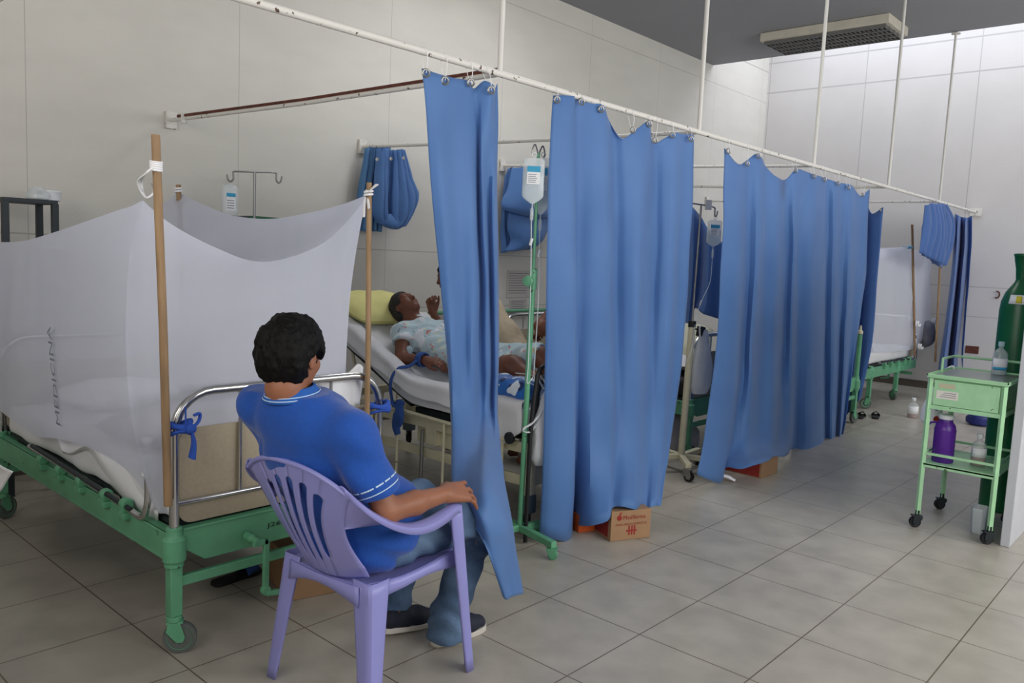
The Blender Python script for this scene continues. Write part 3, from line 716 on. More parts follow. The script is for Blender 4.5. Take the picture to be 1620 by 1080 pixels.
BX, BY = -.497, .66
bed1 = green_bed(BX, BY, 'nearest green hospital bed with chrome footboard, under the big white mosquito net', 'green hospital beds')
mt = soft_box('mattress', (BX-.472, BY+.05, .5), (BX+.45, BY+2.0, .655), M['sheet'], None, seed=2, amp=.01)
tag(mt, 'white sheeted mattress inside the big mosquito net on the nearest bed', 'mattress')
def sign_text(txt, origin, ux, uy, size, material, name, parent=None, thick=.0006, width=None, font_scale=(1, 1)):
    cu = bpy.data.curves.new(name, 'FONT'); cu.body = txt; cu.size = 1; cu.align_x = 'LEFT'; cu.resolution_u = 2
    o = bpy.data.objects.new(name, cu); C.objects.link(o)
    me = bpy.data.meshes.new_from_object(o.evaluated_get(bpy.context.evaluated_depsgraph_get()))
    vs = np.array([v.co[:] for v in me.vertices]); fs = [tuple(p.vertices) for p in me.polygons]
    bpy.data.objects.remove(o); bpy.data.meshes.remove(me)
    wd = vs[:, 0].max(); sx = (width/wd if width else size)
    ux = np.array(ux, float); uy = np.array(uy, float); nz = np.cross(ux, uy)
    vs = np.array(origin)+np.outer(vs[:, 0]*sx, ux)+np.outer(vs[:, 1]*size, uy)+nz*.0005
    return MB().add(vs, fs).build(name, material, parent, smooth=False)

# ---------------------------------------------------------------- mosquito net over the nearest bed
def coons(F_, H_, L_, R_, n=40):
    """F_,H_: edges along u (v=0, v=1); L_,R_: edges along v (u=0, u=1)"""
    def rs(E): 
        E = np.array(spline(E, 12)); s = np.r_[0, np.cumsum(np.linalg.norm(np.diff(E, axis=0), axis=1))]; s /= s[-1]
        t = np.linspace(0, 1, n); return np.stack([np.interp(t, s, E[:, i]) for i in range(3)], -1)
    f, h, l, r = rs(F_), rs(H_), rs(L_), rs(R_); u = np.linspace(0, 1, n)[None, :, None]; v = np.linspace(0, 1, n)[:, None, None]
    S = (1-v)*f[None]+v*h[None]+(1-u)*l[:, None]+u*r[:, None]
    S -= (1-u)*(1-v)*f[0]+u*(1-v)*f[-1]+(1-u)*v*h[0]+u*v*h[-1]
    return S
XL = -.99
cFL = at(226, 317, 1, .74); cFR = at(581, 308, 1, .72)
cHL = np.array([-1.02, 2.78, 1.53]); cHR = at(282, 304, 1, 2.75)
topF = [cFL]+[at(a, b, 1, .76) for a, b in ((255,343),(290,366),(340,391),(400,413),(455,408),(515,382),(560,338))]+[cFR]
topL = [cFL]+[at(a, b, 0, XL) for a, b in ((205,327),(185,333),(148,346),(74,371),(30,382))]+[cHL]
topR = [cFR]+[at(a, b, 0, x) for a, b, x in ((545,322,-.02),(500,334,-.01),(430,346,0),(370,341,.01),(330,327,.02),(300,313,.03))]+[cHR]
topH = [cHL, (cHL*.7+cHR*.3)+np.array([0, 0, -.10]), (cHL*.3+cHR*.7)+np.array([0, 0, -.14]), cHR]
botL = [at(a, b, 0, x) for a, b, x in ((252,812,-1.0),(232,782,-1.0),(205,748,-1.01),(170,722,-1.01),(130,704,-1.02),(88,693,-1.04),(50,686,-1.03))]+[np.array([-1.03, 2.72, .66])]
eFL = [cFL]+[at(a, b, 1, y) for a, b, y in ((206,400,.80),(200,480,.84),(200,570,.84),(212,680,.80))]+[botL[0]]
eHL = [cHL, np.array([-1.02, 2.76, 1.2]), np.array([-1.0, 2.74, .9]), botL[-1]]
eFR = [cFR]+[at(a, b, 1, .74) for a, b in ((570,360),(560,420),(553,480),(547,580),(546,660))]+[at(548, 740, 1, .74)]
botF = [botL[0], np.array([-.8, .73, .5]), np.array([-.4, .72, .5]), eFR[-1]]
botR = [eFR[-1], np.array([.0, 1.2, .55]), np.array([.02, 2.0, .55]), np.array([.0, 2.68, .55])]
eHR = [cHR, np.array([.02, 2.72, 1.2]), botR[-1]]
botH = [botL[-1], np.array([-.5, 2.7, .6]), botR[-1]]
def billow(S, n, amp, seed):
    k = S.shape[0]; u = np.linspace(0, 1, k); e = np.sin(PI*u)[:, None]*np.sin(PI*u)[None]
    A = vnoise(S*np.array([1, 1, .5]), 3.2, seed)*amp+vnoise(S*np.array([1, 1, .25]), 9, seed+1)*amp*.4+vnoise(S*np.array([.5, .5, 1.6]), 16, seed+2)*amp*.10
    return S+(e**.4)[..., None]*A[..., None]*np.array(n)
nt_root = empty('mosquito_net', (BX, BY+1.03, .5), 'big white mosquito net tied to wooden sticks around the nearest bed', 'mosquito net', 'mosquito nets')
nm = MB()
nm.grid(billow(coons(topF, topH, topL, topR), (0, 0, 1), .02, 1))
nm.grid(billow(coons(topL, botL, eFL, eHL, 56), (1, 0, 0), .028, 2))
nm.grid(billow(coons(topF, botF, eFL, eFR, 56), (0, 1, 0), .026, 3))
nm.grid(billow(coons(topR, botR, eFR, eHR), (1, 0, 0), .02, 4))
nm.grid(billow(coons(topH, botH, eHL, eHR), (0, 1, 0), .02, 5))
nm.build('netting', M['net'], nt_root)
# tucked sheet showing under the net's hem
sh = [[at(a, b, 0, x) for a, b, x in r] for r in (
    [(88,690,-.97),(110,694,-.96),(150,706,-.955),(190,728,-.955),(225,768,-.955),(250,806,-.955)],
    [(98,712,-.99),(112,716,-.98),(142,706,-.99),(176,748,-.98),(212,790,-.98),(250,812,-.98)],
    [(100,716,-.95),(118,716,-.95),(140,716,-.95),(168,758,-.95),(208,800,-.95),(250,830,-.95)])]
tag(MB().grid(surf(sh, 5, 4)).build('bed_sheet', M['sheet'], solid=.004), 'edge of white sheet tucked behind the chrome guard of the nearest bed', 'sheet')
# writing on the net
ts = at(96, 676, 0, -1.05); te = at(80, 516, 0, -1.05)
uxv = (te-ts); ln = np.linalg.norm(uxv); uxv /= ln
sign_text('MEDICINA', ts, uxv, (0, 1, 0), .075, M['ink'], 'ink_lettering', nt_root, width=ln)
# knots of the net
def knot(parent, c, d, r=.022, m=None, name='tie', loops=2, tail=(.0, 0, -.1)):
    c = np.array(c, float); k = MB()
    a = np.array(d, float); a /= np.linalg.norm(a)
    u = np.cross(a, [0, 0, 1.]) if abs(a[2]) < .9 else np.cross(a, [1., 0, 0]); u /= np.linalg.norm(u); v = np.cross(a, u)
    pts = []
    for t in np.linspace(0, 2*PI*loops, 14*loops): pts.append(c+r*(math.cos(t)*u+math.sin(t)*v)+a*(t/(2*PI*loops)-.5)*r*1.6)
    k.tube(pts, r*.32, 7)
    for sg in (-1, 1):
        t0 = pts[-1]; k.tube(spline([t0, t0+np.array(tail)*.4+u*sg*r*.7, t0+np.array(tail)*(1 if sg > 0 else .7)+u*sg*r*1.1], 5), [r*.3]*5+[r*.5]*6, 7, flat=.4)
    return k.build(name, m or M['cloth_w'], parent)

# the sticks
def stick(pb, pt, r, label, group='wooden net sticks'):
    o = MB().tube([pb, np.array(pb)*.5+np.array(pt)*.5+np.array([.004, 0, 0]), pt], [r, r*.98, r*.97], 14).build('wooden_stick', M['wood'], None)
    return tag(o, label, 'stick', group)
s1b, s1t = at(266, 800, 1, .61), at(246, 213, 1, .61)
stick(s1b, s1t, .0155, 'thick wooden stick tied to the left post of the nearest chrome footboard')
s2b, s2t = at(579, 770, 1, .615), at(584, 289, 1, .645)
stick(s2b, s2t, .0125, 'wooden stick rising at the right end of the nearest chrome footboard')
s3b, s3t = np.array([.07, 2.68, .5]), at(282, 292, 1, 2.68)
stick(s3b, s3t, .0155, 'wooden stick whose tip just shows over the top of the big net')
stick(np.array([-1.03, 2.78, .4]), np.array([-1.04, 2.80, 1.6]), .0155, 'wooden stick at the left photo edge behind the corner of the big net')
# loop that hangs the net from the first stick
lp_ = MB(); a0 = at(246, 262, 1, .60); b0 = at(230, 312, 1, .72)
for off in (0, .012, -.012):
    lp_.tube(spline([a0, a0+np.array([-.03, .01, -.03]), b0+np.array([-.02+off, off, .05]), b0, b0+np.array([.03, 0, .02]), a0+np.array([.0, .03, -.06])], 5), .0035, 6)
lp_.build('hanging_loop', M['cloth_w'], nt_root)
w_ = MB()
for k in range(5): w_.tube([at(247, 256+k*3.2, 1, .61)+.0185*np.array([math.cos(t), math.sin(t), .15*math.sin(t)]) for t in np.linspace(0, 2*PI, 17)[:-1]], .0042, 6, close=True)
w_.build('cord_wrapping', M['cloth_w'], nt_root)
knot(nt_root, at(583, 305, 1, .640), (0, 0, 1), .017, loops=2, tail=(-.01, -.02, -.12))
MB().tube(spline([at(583, 303, 1, .62), at(590, 297, 1, .62), at(596, 292, 1, .62)], 3), [.004, .006, .008, .01, .012, .014, .015], 6, flat=.3).build('tie_end', M['cloth_w'], nt_root)
knot(nt_root, at(282, 300, 1, 2.68), (0, 0, 1), .02, tail=(0, 0, -.05))
# blue cloth strips binding the sticks to the footboard
def cloth_tie(c, label, rr=.034, tails=True, d=(.0, -.01, -.11)):
    c = np.array(c); k = MB()
    for dz in (-.014, .004, .02):
        k.tube([c+np.array([rr*1.25*math.cos(t), rr*.95*math.sin(t), dz+.008*math.sin(t*2+dz*90)]) for t in np.linspace(0, 2*PI, 20)[:-1]], .0105, 8, close=True, flat=.6)
    f = c+np.array([.028, -.035, .0]); k.add(*ball(f, (.022, .016, .02)))
    if tails:
        k.tube(spline([f, f+np.array([.006, -.012, -.05]), f+np.array(d)], 5), list(np.linspace(.010, .026, 11)), 8, flat=.35)
        k.tube(spline([f, f+np.array([.03, 0, .025]), f+np.array([.035, 0, .055]), f+np.array([.012, 0, .05])], 4), .009, 8, flat=.6)
        k.tube([f+np.array([-.02, 0, .01]), f+np.array([-.02, 0, .085])], [.006, .004], 6, flat=.6)
    o = k.build('cloth_tie', M['blue_tie'], None); return tag(o, label, 'tie', 'blue cloth ties')
def ball(c, r, n=10, m=14):
    c = np.array(c); vs = []; r = np.array(r)
    for i in range(n+1):
        a = PI*i/n
        for j in range(m): b = 2*PI*j/m; vs.append(c+r*np.array([math.sin(a)*math.cos(b), math.sin(a)*math.sin(b), math.cos(a)]))
    return vs, [(i*m+j, (i+1)*m+j, (i+1)*m+(j+1) % m, i*m+(j+1) % m) for i in range(n) for j in range(m)]
cloth_tie(np.array([-.975, .635, .885]), 'bright blue cloth strip knotted around the left post of the chrome footboard')
cloth_tie(np.array([-.04, .637, .86]), 'blue cloth strip wrapped around the right post of the chrome footboard', rr=.045, tails=False)
# ---------------------------------------------------------------- lilac plastic armchair (one moulded shell)
M['lilac'] = mat('lilac_plastic', rgb(146, 146, 208), .34, var=.04, scale=5, spec=.45)
CO = np.array([-.53, .02, 0]); CA = math.radians(5)
cf = np.array([math.cos(CA), math.sin(CA), 0]); cl = np.array([-math.sin(CA), math.cos(CA), 0]); cz = np.array([0, 0, 1.])
def ch(f, l, z): return CO+cf*f+cl*l+cz*z
chair = empty('plastic_armchair', ch(0, 0, 0), 'lilac moulded plastic armchair with slotted back, under the seated man', 'chair')
def top_edge(u):   # u -1 = left (+l)  .. 1 = right
    a = abs(u); return np.array([-.40+.045*a**2.2, -.262*u, .885-.075*a**2.4])
def bot_edge(u):
    a = abs(u); return np.array([-.235+.05*a**2, -.175*u, .462+.02*a**2])
def back_pt(u, v):
    T = top_edge(u); Bm = bot_edge(u); s = v
    # waist of the shell: sides draw in below the arms
    p = T*(1-s)+Bm*s; p[1] *= 1-.16*math.sin(PI*min(1, s*1.15)); p[0] += -.028*math.sin(PI*s)
    return ch(*p)
slots = [(-.62, .19, .17, .80), (-.31, .17, .13, .86), (0, .16, .12, .88), (.31, .17, .13, .86), (.62, .19, .17, .80)]
def slot_edge(k, sg, v):
    c, w, v0, v1 = slots[k]
    c = c*(1-.42*v)
    if v <= v0 or v >= v1: return c
    t = (v-v0)/(v1-v0); hw = w*.5*(1-.45*t)
    e = min(t/.07, (1-t)/.12, 1.0); return c+sg*hw*math.sqrt(max(0, 1-(1-e)**2))
back = MB(); vs_ = sorted(set(list(np.linspace(0, 1, 46))+[s+d for _, _, a, b in slots for s, d in ((a, .0), (a, .006), (a, .018), (a, .035), (b, 0), (b, -.01), (b, -.03), (b, -.06))]))
for k in range(6):
    rows = []
    for v in vs_:
        a = -1 if k == 0 else slot_edge(k-1, 1, v); b = 1 if k == 5 else slot_edge(k, -1, v)
        rows.append([back_pt(a+(b-a)*t, v) for t in np.linspace(0, 1, 7)])
    back.grid(rows)
back.build('backrest', M['lilac'], chair, solid=.006)
# rolled lip along the top edge, running on into both arms
for sg in (1, -1):
    arm = [(-.372, -.235, .842), (-.352, -.262, .812), (-.30, -.283, .762), (-.22, -.295, .712), (-.13, -.298, .678), (-.04, -.293, .668), (.04, -.285, .675), (.11, -.275, .686), (.145, -.268, .686)]
    P = spline([np.array([a, b*(1 if sg > 0 else -1), c]) for a, b, c in arm], 5)
    rows = []
    n = len(P)
    for i, p in enumerate(P):
        t = i/(n-1); w = .020+.012*math.sin(PI*min(1, t*1.1)); out = -sg*1.0
        # section across the arm: inner edge, crown, outer edge, outer skirt
        r = [(p[0], p[1]-out*w, p[2]-.012), (p[0], p[1]-out*w*.8, p[2]-.002), (p[0], p[1]-out*w*.3, p[2]+.004), (p[0], p[1]+out*w*.4, p[2]+.002), (p[0], p[1]+out*w*.8, p[2]-.005), (p[0], p[1]+out*w*.95, p[2]-.020-.012*t)]
        rows.append([ch(*q) for q in r])
    m = MB(); m.grid(rows)
    # front return of the arm
    m.build('armrest', M['lilac'], chair, solid=.0055)
    # web joining the shell's shoulder to the arm
    web = []
    for t in np.linspace(0, 1, 10):
        q = P[int((.02+.55*t)*(n-1))]; inner = ch(q[0], q[1]+sg*.0, q[2]-.01)
        v = .02+.36*t; a = back_pt(1 if sg > 0 else -1, v)
        web.append([a*(1-s)+inner*s for s in np.linspace(0, 1, 4)] if t < .6 else [a*(1-s)+(inner*(1-(t-.6)/.4)+a*((t-.6)/.4))*s for s in np.linspace(0, 1, 4)])
    MB().grid(web).build('shoulder_web', M['lilac'], chair, solid=.005)
# top lip
tl = [ch(*(top_edge(u)+np.array([-.004, 0, .001]))) for u in np.linspace(-1, 1, 40)]
MB().tube(tl, .0085, 8).build('top_lip', M['lilac'], chair)
# seat with skirt
S = []
for f in np.linspace(-.235, .235, 24):
    row = []
    for u in np.linspace(-1, 1, 25):
        hw = .215+.02*math.sin((f+.235)/.47*PI)-.035*max(0, (-f-.08)/.155)
        z = .472+.012*(f/.235)-.03*(1-u**4)*(1-(f/.26)**2)
        if f > .2: z -= (f-.2)**2*9
        row.append(ch(f, -hw*u, z))
    S.append(row)
MB().grid(S).build('seat', M['lilac'], chair, solid=.006)
def skirt(path, deps):
    return [[ch(f, l, z), ch(f, l*1.01, z-d*.5), ch(f*1.01, l*1.02, z-d)] for (f, l, z), d in zip(path, deps)]
sk = MB()
for sg in (1, -1):
    path = [(f, sg*(.218+.02*math.sin((f+.235)/.47*PI)-.035*max(0, (-f-.08)/.155)), .474+.012*f/.235) for f in np.linspace(-.235, .235, 22)]
    sk.grid(skirt(path, [.075-.045*math.sin(PI*t) for t in np.linspace(0, 1, 22)]))
sk2 = [(.238+.012*math.sin(PI*t), .215-.43*t, .474) for t in np.linspace(0, 1, 20)]; sk.grid(skirt(sk2, [.07-.04*math.sin(PI*t) for t in np.linspace(0, 1, 20)]))
sk3 = [(-.238-.012*math.sin(PI*t), .18-.36*t, .462) for t in np.linspace(0, 1, 20)]; sk.grid(skirt(sk3, [.07-.04*math.sin(PI*t) for t in np.linspace(0, 1, 20)]))
sk.build('seat_skirt', M['lilac'], chair, solid=.005)
def leg(top, bot, wt, wb, sx, sl, z_mid=None):
    """L-shaped leg: corner outwards, with a raised rib"""
    rows = []
    for t in np.linspace(0, 1, 12):
        c = np.array(top)*(1-t)+np.array(bot)*t; w = wt*(1-t)**1.3+wb*(1-(1-t)**1.3)
        sec = [(-sx*w, 0), (-sx*w*.9, sl*.004), (-sx*w*.3, sl*.006), (-sx*.004, sl*.004), (sx*.003, -sl*.004), (sx*.004, -sl*w*.3), (sx*.002, -sl*w*.9), (0, -sl*w)]
        rows.append([ch(c[0]+a, c[1]+b, c[2]) for a, b in sec])
    return MB().grid(rows).build('leg', M['lilac'], chair, solid=.0055)
leg((.152, -.282, .682), (.285, -.262, 0), .062, .042, 1, -1)
leg((.152, .282, .682), (.285, .262, 0), .062, .042, 1, 1)
leg((-.225, -.222, .478), (-.262, -.272, 0), .085, .048, -1, -1)
leg((-.225, .222, .478), (-.262, .272, 0), .085, .048, -1, 1)

# ---------------------------------------------------------------- figures
M['skin'] = mat('brown_skin', rgb(150, 98, 72), .5, var=.06, scale=14, bump=.05, bscale=160)
M['skin_d'] = mat('dark_brown_skin', rgb(118, 72, 54), .5, var=.08, scale=14, bump=.05, bscale=160)
M['hair'] = mat('black_hair', rgb(10, 9, 9), .6, bump=.5, bscale=160, stretch=(1, 1, .2), spec=.2)
M['eye'] = mat('eye_white', rgb(220, 214, 206), .2)
M['iris'] = mat('dark_iris', rgb(30, 20, 16), .15)
M['shirt'] = mat('royal_blue_pique', rgb(14, 76, 166), .8, var=.05, scale=60, bump=.25, bscale=170, sheen=.2)
M['jeans'] = mat('blue_denim', rgb(100, 126, 156), .85, col2=rgb(64, 88, 118), scale=6, bump=.3, bscale=140)
M['trim_w'] = mat('pale_blue_trim', rgb(196, 220, 244), .8)
def basis(fwd, up):
    f = np.array(fwd, float); f /= np.linalg.norm(f); u = np.array(up, float); u -= f*(u@f); u /= np.linalg.norm(u); return f, np.cross(u, f), u
def add_head(s, c, fwd, up, k=1.0, neck=None, jaw=1.0):
    """c = centre of the skull; the head is 23 cm high"""
    f, l, u = basis(fwd, up); R = np.stack([f, l, u], 1); P = lambda a, b, d: c+k*(f*a+l*b+u*d)
    c = np.array(c, float)
    s.ell(P(-.012, 0, .025), k*np.array([.097, .077, .092]), .02, R)
    s.ell(P(.035, 0, -.035), k*np.array([.058, .062*jaw, .075]), .03, R)
    s.ell(P(.062, 0, -.085), k*np.array([.028, .032*jaw, .024]), .03, R)      # chin
    s.ell(P(.075, 0, .038), k*np.array([.02, .052, .018]), .02, R)           # brow
    s.cone(P(.086, 0, .018), P(.108, 0, -.022), k*.009, k*.0125, .012)       # nose
    for sg in (-1, 1):
        s.ell(P(.101, sg*.013, -.026), k*np.array([.010, .009, .008]), .008, R)
        s.carve(P(.096, sg*.032, .012), k*np.array([.018, .019, .012]), .012)
        s.ell(P(.076, sg*.032, .012), k*np.array([.015, .017, .013]), .006, R)
        s.ell(P(.06, sg*.045, -.02), k*np.array([.022, .02, .02]), .025, R)  # cheek
        s.ell(P(-.006, sg*.080, -.006), k*np.array([.021, .009, .032]), .008, R)  # ear
        s.carve(P(.002, sg*.090, -.003), k*np.array([.010, .006, .016]), .006)
    s.ell(P(.092, 0, -.050), k*np.array([.012, .024, .006]), .006, R)        # upper lip
    s.ell(P(.089, 0, -.062), k*np.array([.012, .021, .0065]), .006, R)       # lower lip
    if neck is not None: s.chain([P(-.022, 0, -.05), P(-.03, 0, -.10), neck], [k*.056, k*.056, k*.066], .03)
def add_eyes(c, fwd, up, root, k=1.0):
    f, l, u = basis(fwd, up); c = np.array(c)
    for sg in (-1, 1):
        o = MB().add(*ball(c+k*(f*.0775+l*sg*.032+u*.012), (.0125*k,)*3)).build('eye', M['eye'], root)
        MB().add(*ball(c+k*(f*.0865+l*sg*.032+u*.012), (.0052*k,)*3)).build('iris', M['iris'], o)
def add_hair(name, c, fwd, up, root, material, k=1.0, h=.005, rough_=.006, length=.0, front=.062, nape=-.085):
    f, l, u = basis(fwd, up); R = np.stack([f, l, u], 1); c = np.array(c, float); P = lambda a, b, d: c+k*(f*a+l*b+u*d)
    s = SDF(c-.17*k, c+.17*k, h)
    s.ell(P(-.014, 0, .034), k*np.array([.107+length, .090+length, .100+length]), .02, R)
    s.ell(P(-.05, 0, -.02), k*np.array([.064+length, .076+length, .072]), .03, R)
    s.carve(P(.115, 0, -.035), k*np.array([.085, .11, .105]), .02)                # face
    s.cut(P(front, 0, .03), f*.95-u*.3)
    for sg in (-1, 1): s.carve(P(.008, sg*.094, -.022), k*np.array([.040, .032, .05]), .01)
    s.cut(P(0, 0, nape), -u+f*.12)
    s.rough(rough_*1.6, 26, 9, (1, 1, .6)).rough(rough_, 110, 4, (1, 1, .5))
    return s.build(name, material, root, 1)
def add_hand(s, wrist, fwd, back, thumb_side, k=1.0, curl=(.35, .4, .3), spread=.09, thumb=(.5, .6), wr=.026):
    """fwd: along the hand; back: normal of the back of the hand; thumb_side: +1 if the thumb lies on (back x fwd)"""
    f, l, u = basis(fwd, back); l = l*thumb_side; w = np.array(wrist, float)
    P = lambda a, b, d: w+k*(f*a+l*b+u*d)
    for b, r in ((.026, .013), (.009, .0145), (-.009, .014), (-.026, .012)):
        s.cone(P(.0, b*.62, 0), P(.085, b*1.08, .002), k*(r+.004), k*r, .014)
    s.cone(P(.02, .024, -.008), P(.055, .030, -.008), k*.016, k*.013, .014)
    L = [(.042, .025, .022), (.046, .030, .023), (.043, .028, .022), (.034, .021, .019)]; B_ = (.029, .0095, -.0095, -.028); W = (.0092, .0096, .0090, .0078)
    tips = []
    for i in range(4):
        a = 0; yaw = (1.5-i)*spread; p = P(.086, B_[i], .002)
        for j in range(3):
            a += curl[j]*(1+.10*(i-1))
            d = (f*math.cos(yaw)+l*math.sin(yaw))*math.cos(a)-u*math.sin(a)
            q = p+k*L[i][j]*d; s.cone(p, q, k*(W[i]-.0006*j), k*(W[i]-.0006*(j+1)), .0045); p = q
        tips.append(p)
    p = P(.022, .030, -.010); a = thumb[0]; d = f*math.cos(a)+l*math.sin(a)-u*.25; q = p+k*.042*d/np.linalg.norm(d); s.cone(p, q, k*.0145, k*.011, .01)
    a2 = thumb[1]-.35; d = f*math.cos(a2)+l*math.sin(a2)-u*.35; r = q+k*.032*d/np.linalg.norm(d); s.cone(q, r, k*.011, k*.0098, .006)
    d = f*math.cos(a2-.2)+l*math.sin(a2-.2)-u*.4; s.cone(r, r+k*.024*d/np.linalg.norm(d), k*.0098, k*.008, .006)
    return tips

# -------- the man in the blue polo shirt
man = empty('person', (-.55, .03, .0), 'man in blue polo shirt and jeans, seated with his back to the view', 'person', None)
hipR, hipL = np.array([-.60, -.075, .56]), np.array([-.60, .125, .56])
kneR, kneL = np.array([-.075, -.085, .527]), np.array([-.12, .235, .545])
ankR, ankL = np.array([-.145, .005, .095]), np.array([-.275, .205, .11])
shR, shL = np.array([-.80, -.180, .985]), np.array([-.890, .198, 1.03])
elR = np.array([-.715, -.268, .738]); wrR = np.array([-.432, -.250, .738])
elL = np.array([-.70, .215, .80]); wrL = np.array([-.735, .165, 1.01])
HC = np.array([-.872, .048, 1.216]); HF = (math.cos(.42), math.sin(.42), -.14); HU = (-.02, 0, 1)
s = SDF((-1.15, -.42, -.02), (.12, .45, 1.42), .0052)
add_head(s, HC, HF, HU, 1.0, neck=np.array([-.875, .035, 1.04]))
s.chain([(-.62, .02, .56), (-.70, .025, .74), (-.815, .035, .93)], [.10, .095, .095], .05)
s.cone(shR, shL, .05, .05, .05)
for h_, kn, an in ((hipR, kneR, ankR), (hipL, kneL, ankL)): s.chain([h_, kn, an], [.075, .05, .036], .04)
for an, d in ((ankR, (1, -.10, 0)), (ankL, (1, -.12, 0))):
    d = np.array(d)/np.linalg.norm(d); s.cone(an+np.array([0, 0, -.045]), an+d*.11+np.array([0, 0, -.06]), .03, .022, .03)
s.chain([shR, elR], [.052, .041], .04); s.chain([elR, elR*.55+wrR*.45, wrR], [.042, .040, .028], .02)
s.chain([shL, elL], [.052, .041], .04); s.chain([elL, elL*.55+wrL*.45, wrL], [.042, .038, .028], .02)
add_hand(s, wrR, (1, .10, -.16), (.12, -.70, .85), 1, 1.12, curl=(.22, .28, .12), spread=.20, thumb=(.45, .2))
add_hand(s, wrL, (-.35, -.40, .85), (.85, .2, .45), -1, .98, curl=(.8, .9, .6))
body = s.build('body', M['skin'], man, 1)
add_eyes(HC, HF, HU, body)
add_hair('hair', HC, HF, HU, man, M['hair'], k=1.06, h=.0045, length=.008, nape=-.112, rough_=.005)
# polo shirt
s = SDF((-1.2, -.42, .40), (-.30, .50, 1.22), .006)
R_t = basis((1, .12, .42), (-.42, 0, 1)); RT = np.stack(R_t, 1)
s.ell((-.585, .02, .585), (.215, .225, .155), .05, RT)
s.ell((-.56, .0, .66), (.14, .170, .14), .06, RT)
s.ell((-.685, .035, .74), (.17, .215, .18), .06, RT)
s.ell((-.785, .03, .89), (.150, .225, .18), .06, RT)
s.cone(shR*.62+shL*.38, shR*.3+shL*.7, .105, .105, .05)
s.cone((-.80, .03, 1.0), (-.865, .037, 1.075), .12, .084, .05)
s.cone(shR+np.array([.0, .05, -.0]), shR, .090, .080, .04); s.cone(shL+np.array([.03, -.05, -.0]), shL, .088, .076, .04)
s.chain([shR, shR+(elR-shR)*.55, shR+(elR-shR)*.95], [.080, .074, .071], .03)
s.chain([shL, shL+(elL-shL)*.5, shL+(elL-shL)*.9], [.080, .074, .070], .03)
dR = (elR-shR)/np.linalg.norm(elR-shR); dL = (elL-shL)/np.linalg.norm(elL-shL)
cR = shR+dR*.212; cL = shL+dL*.2
s.cut(cR, dR, (cR-np.array([.12, .13, .12]), cR+np.array([.12, .075, .12])))
s.cut(cL, dL, (cL-.10, cL+.13))
# the neckline
s.cut(np.array([-.866, .035, 1.098]), (-.10, 0, 1))
s.cut((-.60, .02, .482), (.16, 0, -1))
# soft folds: across the back and at the armpit
idx = np.argwhere(np.abs(s.d) < .05); P = s.lo+idx*s.h
a = P@np.array([.55, .9, .8]); b = P@np.array([.2, -.5, 1.0])
fold = .011*np.sin(a*34+2.2*vnoise(P, 5, 2)*3)*np.clip((1.0-P[:, 2])*3, 0, 1)*np.clip(vnoise(P, 4, 8)+.5, 0, 1)+.008*np.sin(b*46+4*vnoise(P, 6, 3))*np.clip(vnoise(P, 5, 5)+.35, 0, 1)
s.d[tuple(idx.T)] += fold.astype(np.float32)
shirt = s.build('polo_shirt', M['shirt'], man, 2)
# collar with twin pale stripes, sleeve trims
def ringpts(c, n, ru, rv, u, m=36): 
    n = np.array(n, float); n /= np.linalg.norm(n); u = np.array(u, float); u -= n*(u@n); u /= np.linalg.norm(u); v = np.cross(n, u)
    return [np.array(c)+ru*math.cos(t)*u+rv*math.sin(t)*v for t in np.linspace(0, 2*PI, m+1)[:-1]]
cN = np.array([-.876, .038, 1.100]); nN = (-.12, 0, 1)
co = MB(); rows = []
M['collar'] = mat('rib_knit_collar', rgb(38, 96, 178), .85, bump=.3, bscale=200, stretch=(1, 1, 6))
for dz, rr in ((-.016, .098), (-.004, .092), (.010, .081), (.020, .074), (.021, .069), (.010, .070)): rows.append(ringpts(cN+np.array([0, 0, dz]), nN, rr, rr*.95, (1, 0, 0)))
co.grid(rows, closeu=True); col = co.build('collar', M['collar'], man, solid=.002)
for dz, rr in ((-.008, .0962), (.001, .0915)):
    MB().tube(ringpts(cN+np.array([0, 0, dz]), nN, rr, rr*.95, (1, 0, 0)), .0017, 6, close=True).build('collar_stripe', M['trim_w'], col)
M['denim_seam'] = mat('seam_thread', rgb(150, 150, 140), .8)
# sleeve stripes: thin bands wrapped on the sleeve
def wrap(obj, c, n, rad, name, m, parent, width=.0035, proud=.0012, dash=False):
    """band following the cloth surface around the axis n at c"""
    from mathutils.bvhtree import BVHTree
    off = np.array(world_loc(parent)); me = obj.data
    bv = BVHTree.FromPolygons([tuple(v.co) for v in me.vertices], [tuple(p.vertices) for p in me.polygons])
    n = np.array(n, float); n /= np.linalg.norm(n); u, v = np.cross(n, [0, 0, 1.]), None; u /= np.linalg.norm(u); v = np.cross(n, u)
    mb = MB(); prev = None; K = 72
    for i in range(K+1):
        t = 2*PI*i/K; d = math.cos(t)*u+math.sin(t)*v; hit = []
        for e in (-width/2, width/2):
            o = np.array(c)+n*e-off; h_ = bv.ray_cast(Vector(o+d*rad), Vector(-d), rad)
            hit.append(None if h_[0] is None else np.array(h_[0])+off+d*proud)
        if prev and all(x is not None for x in hit+prev) and np.linalg.norm(hit[0]-prev[0]) < .03 and not (dash and i % 5 == 0): mb.add([prev[0], prev[1], hit[1], hit[0]], [(0, 1, 2, 3)])
        prev = hit
    return mb.build(name, m, parent, solid=.001)
wrap(shirt, cR-dR*.018, dR, .12, 'sleeve_stripe', M['trim_w'], man)
wrap(shirt, cR-dR*.040, dR, .12, 'sleeve_stripe', M['trim_w'], man, dash=True, width=.005)
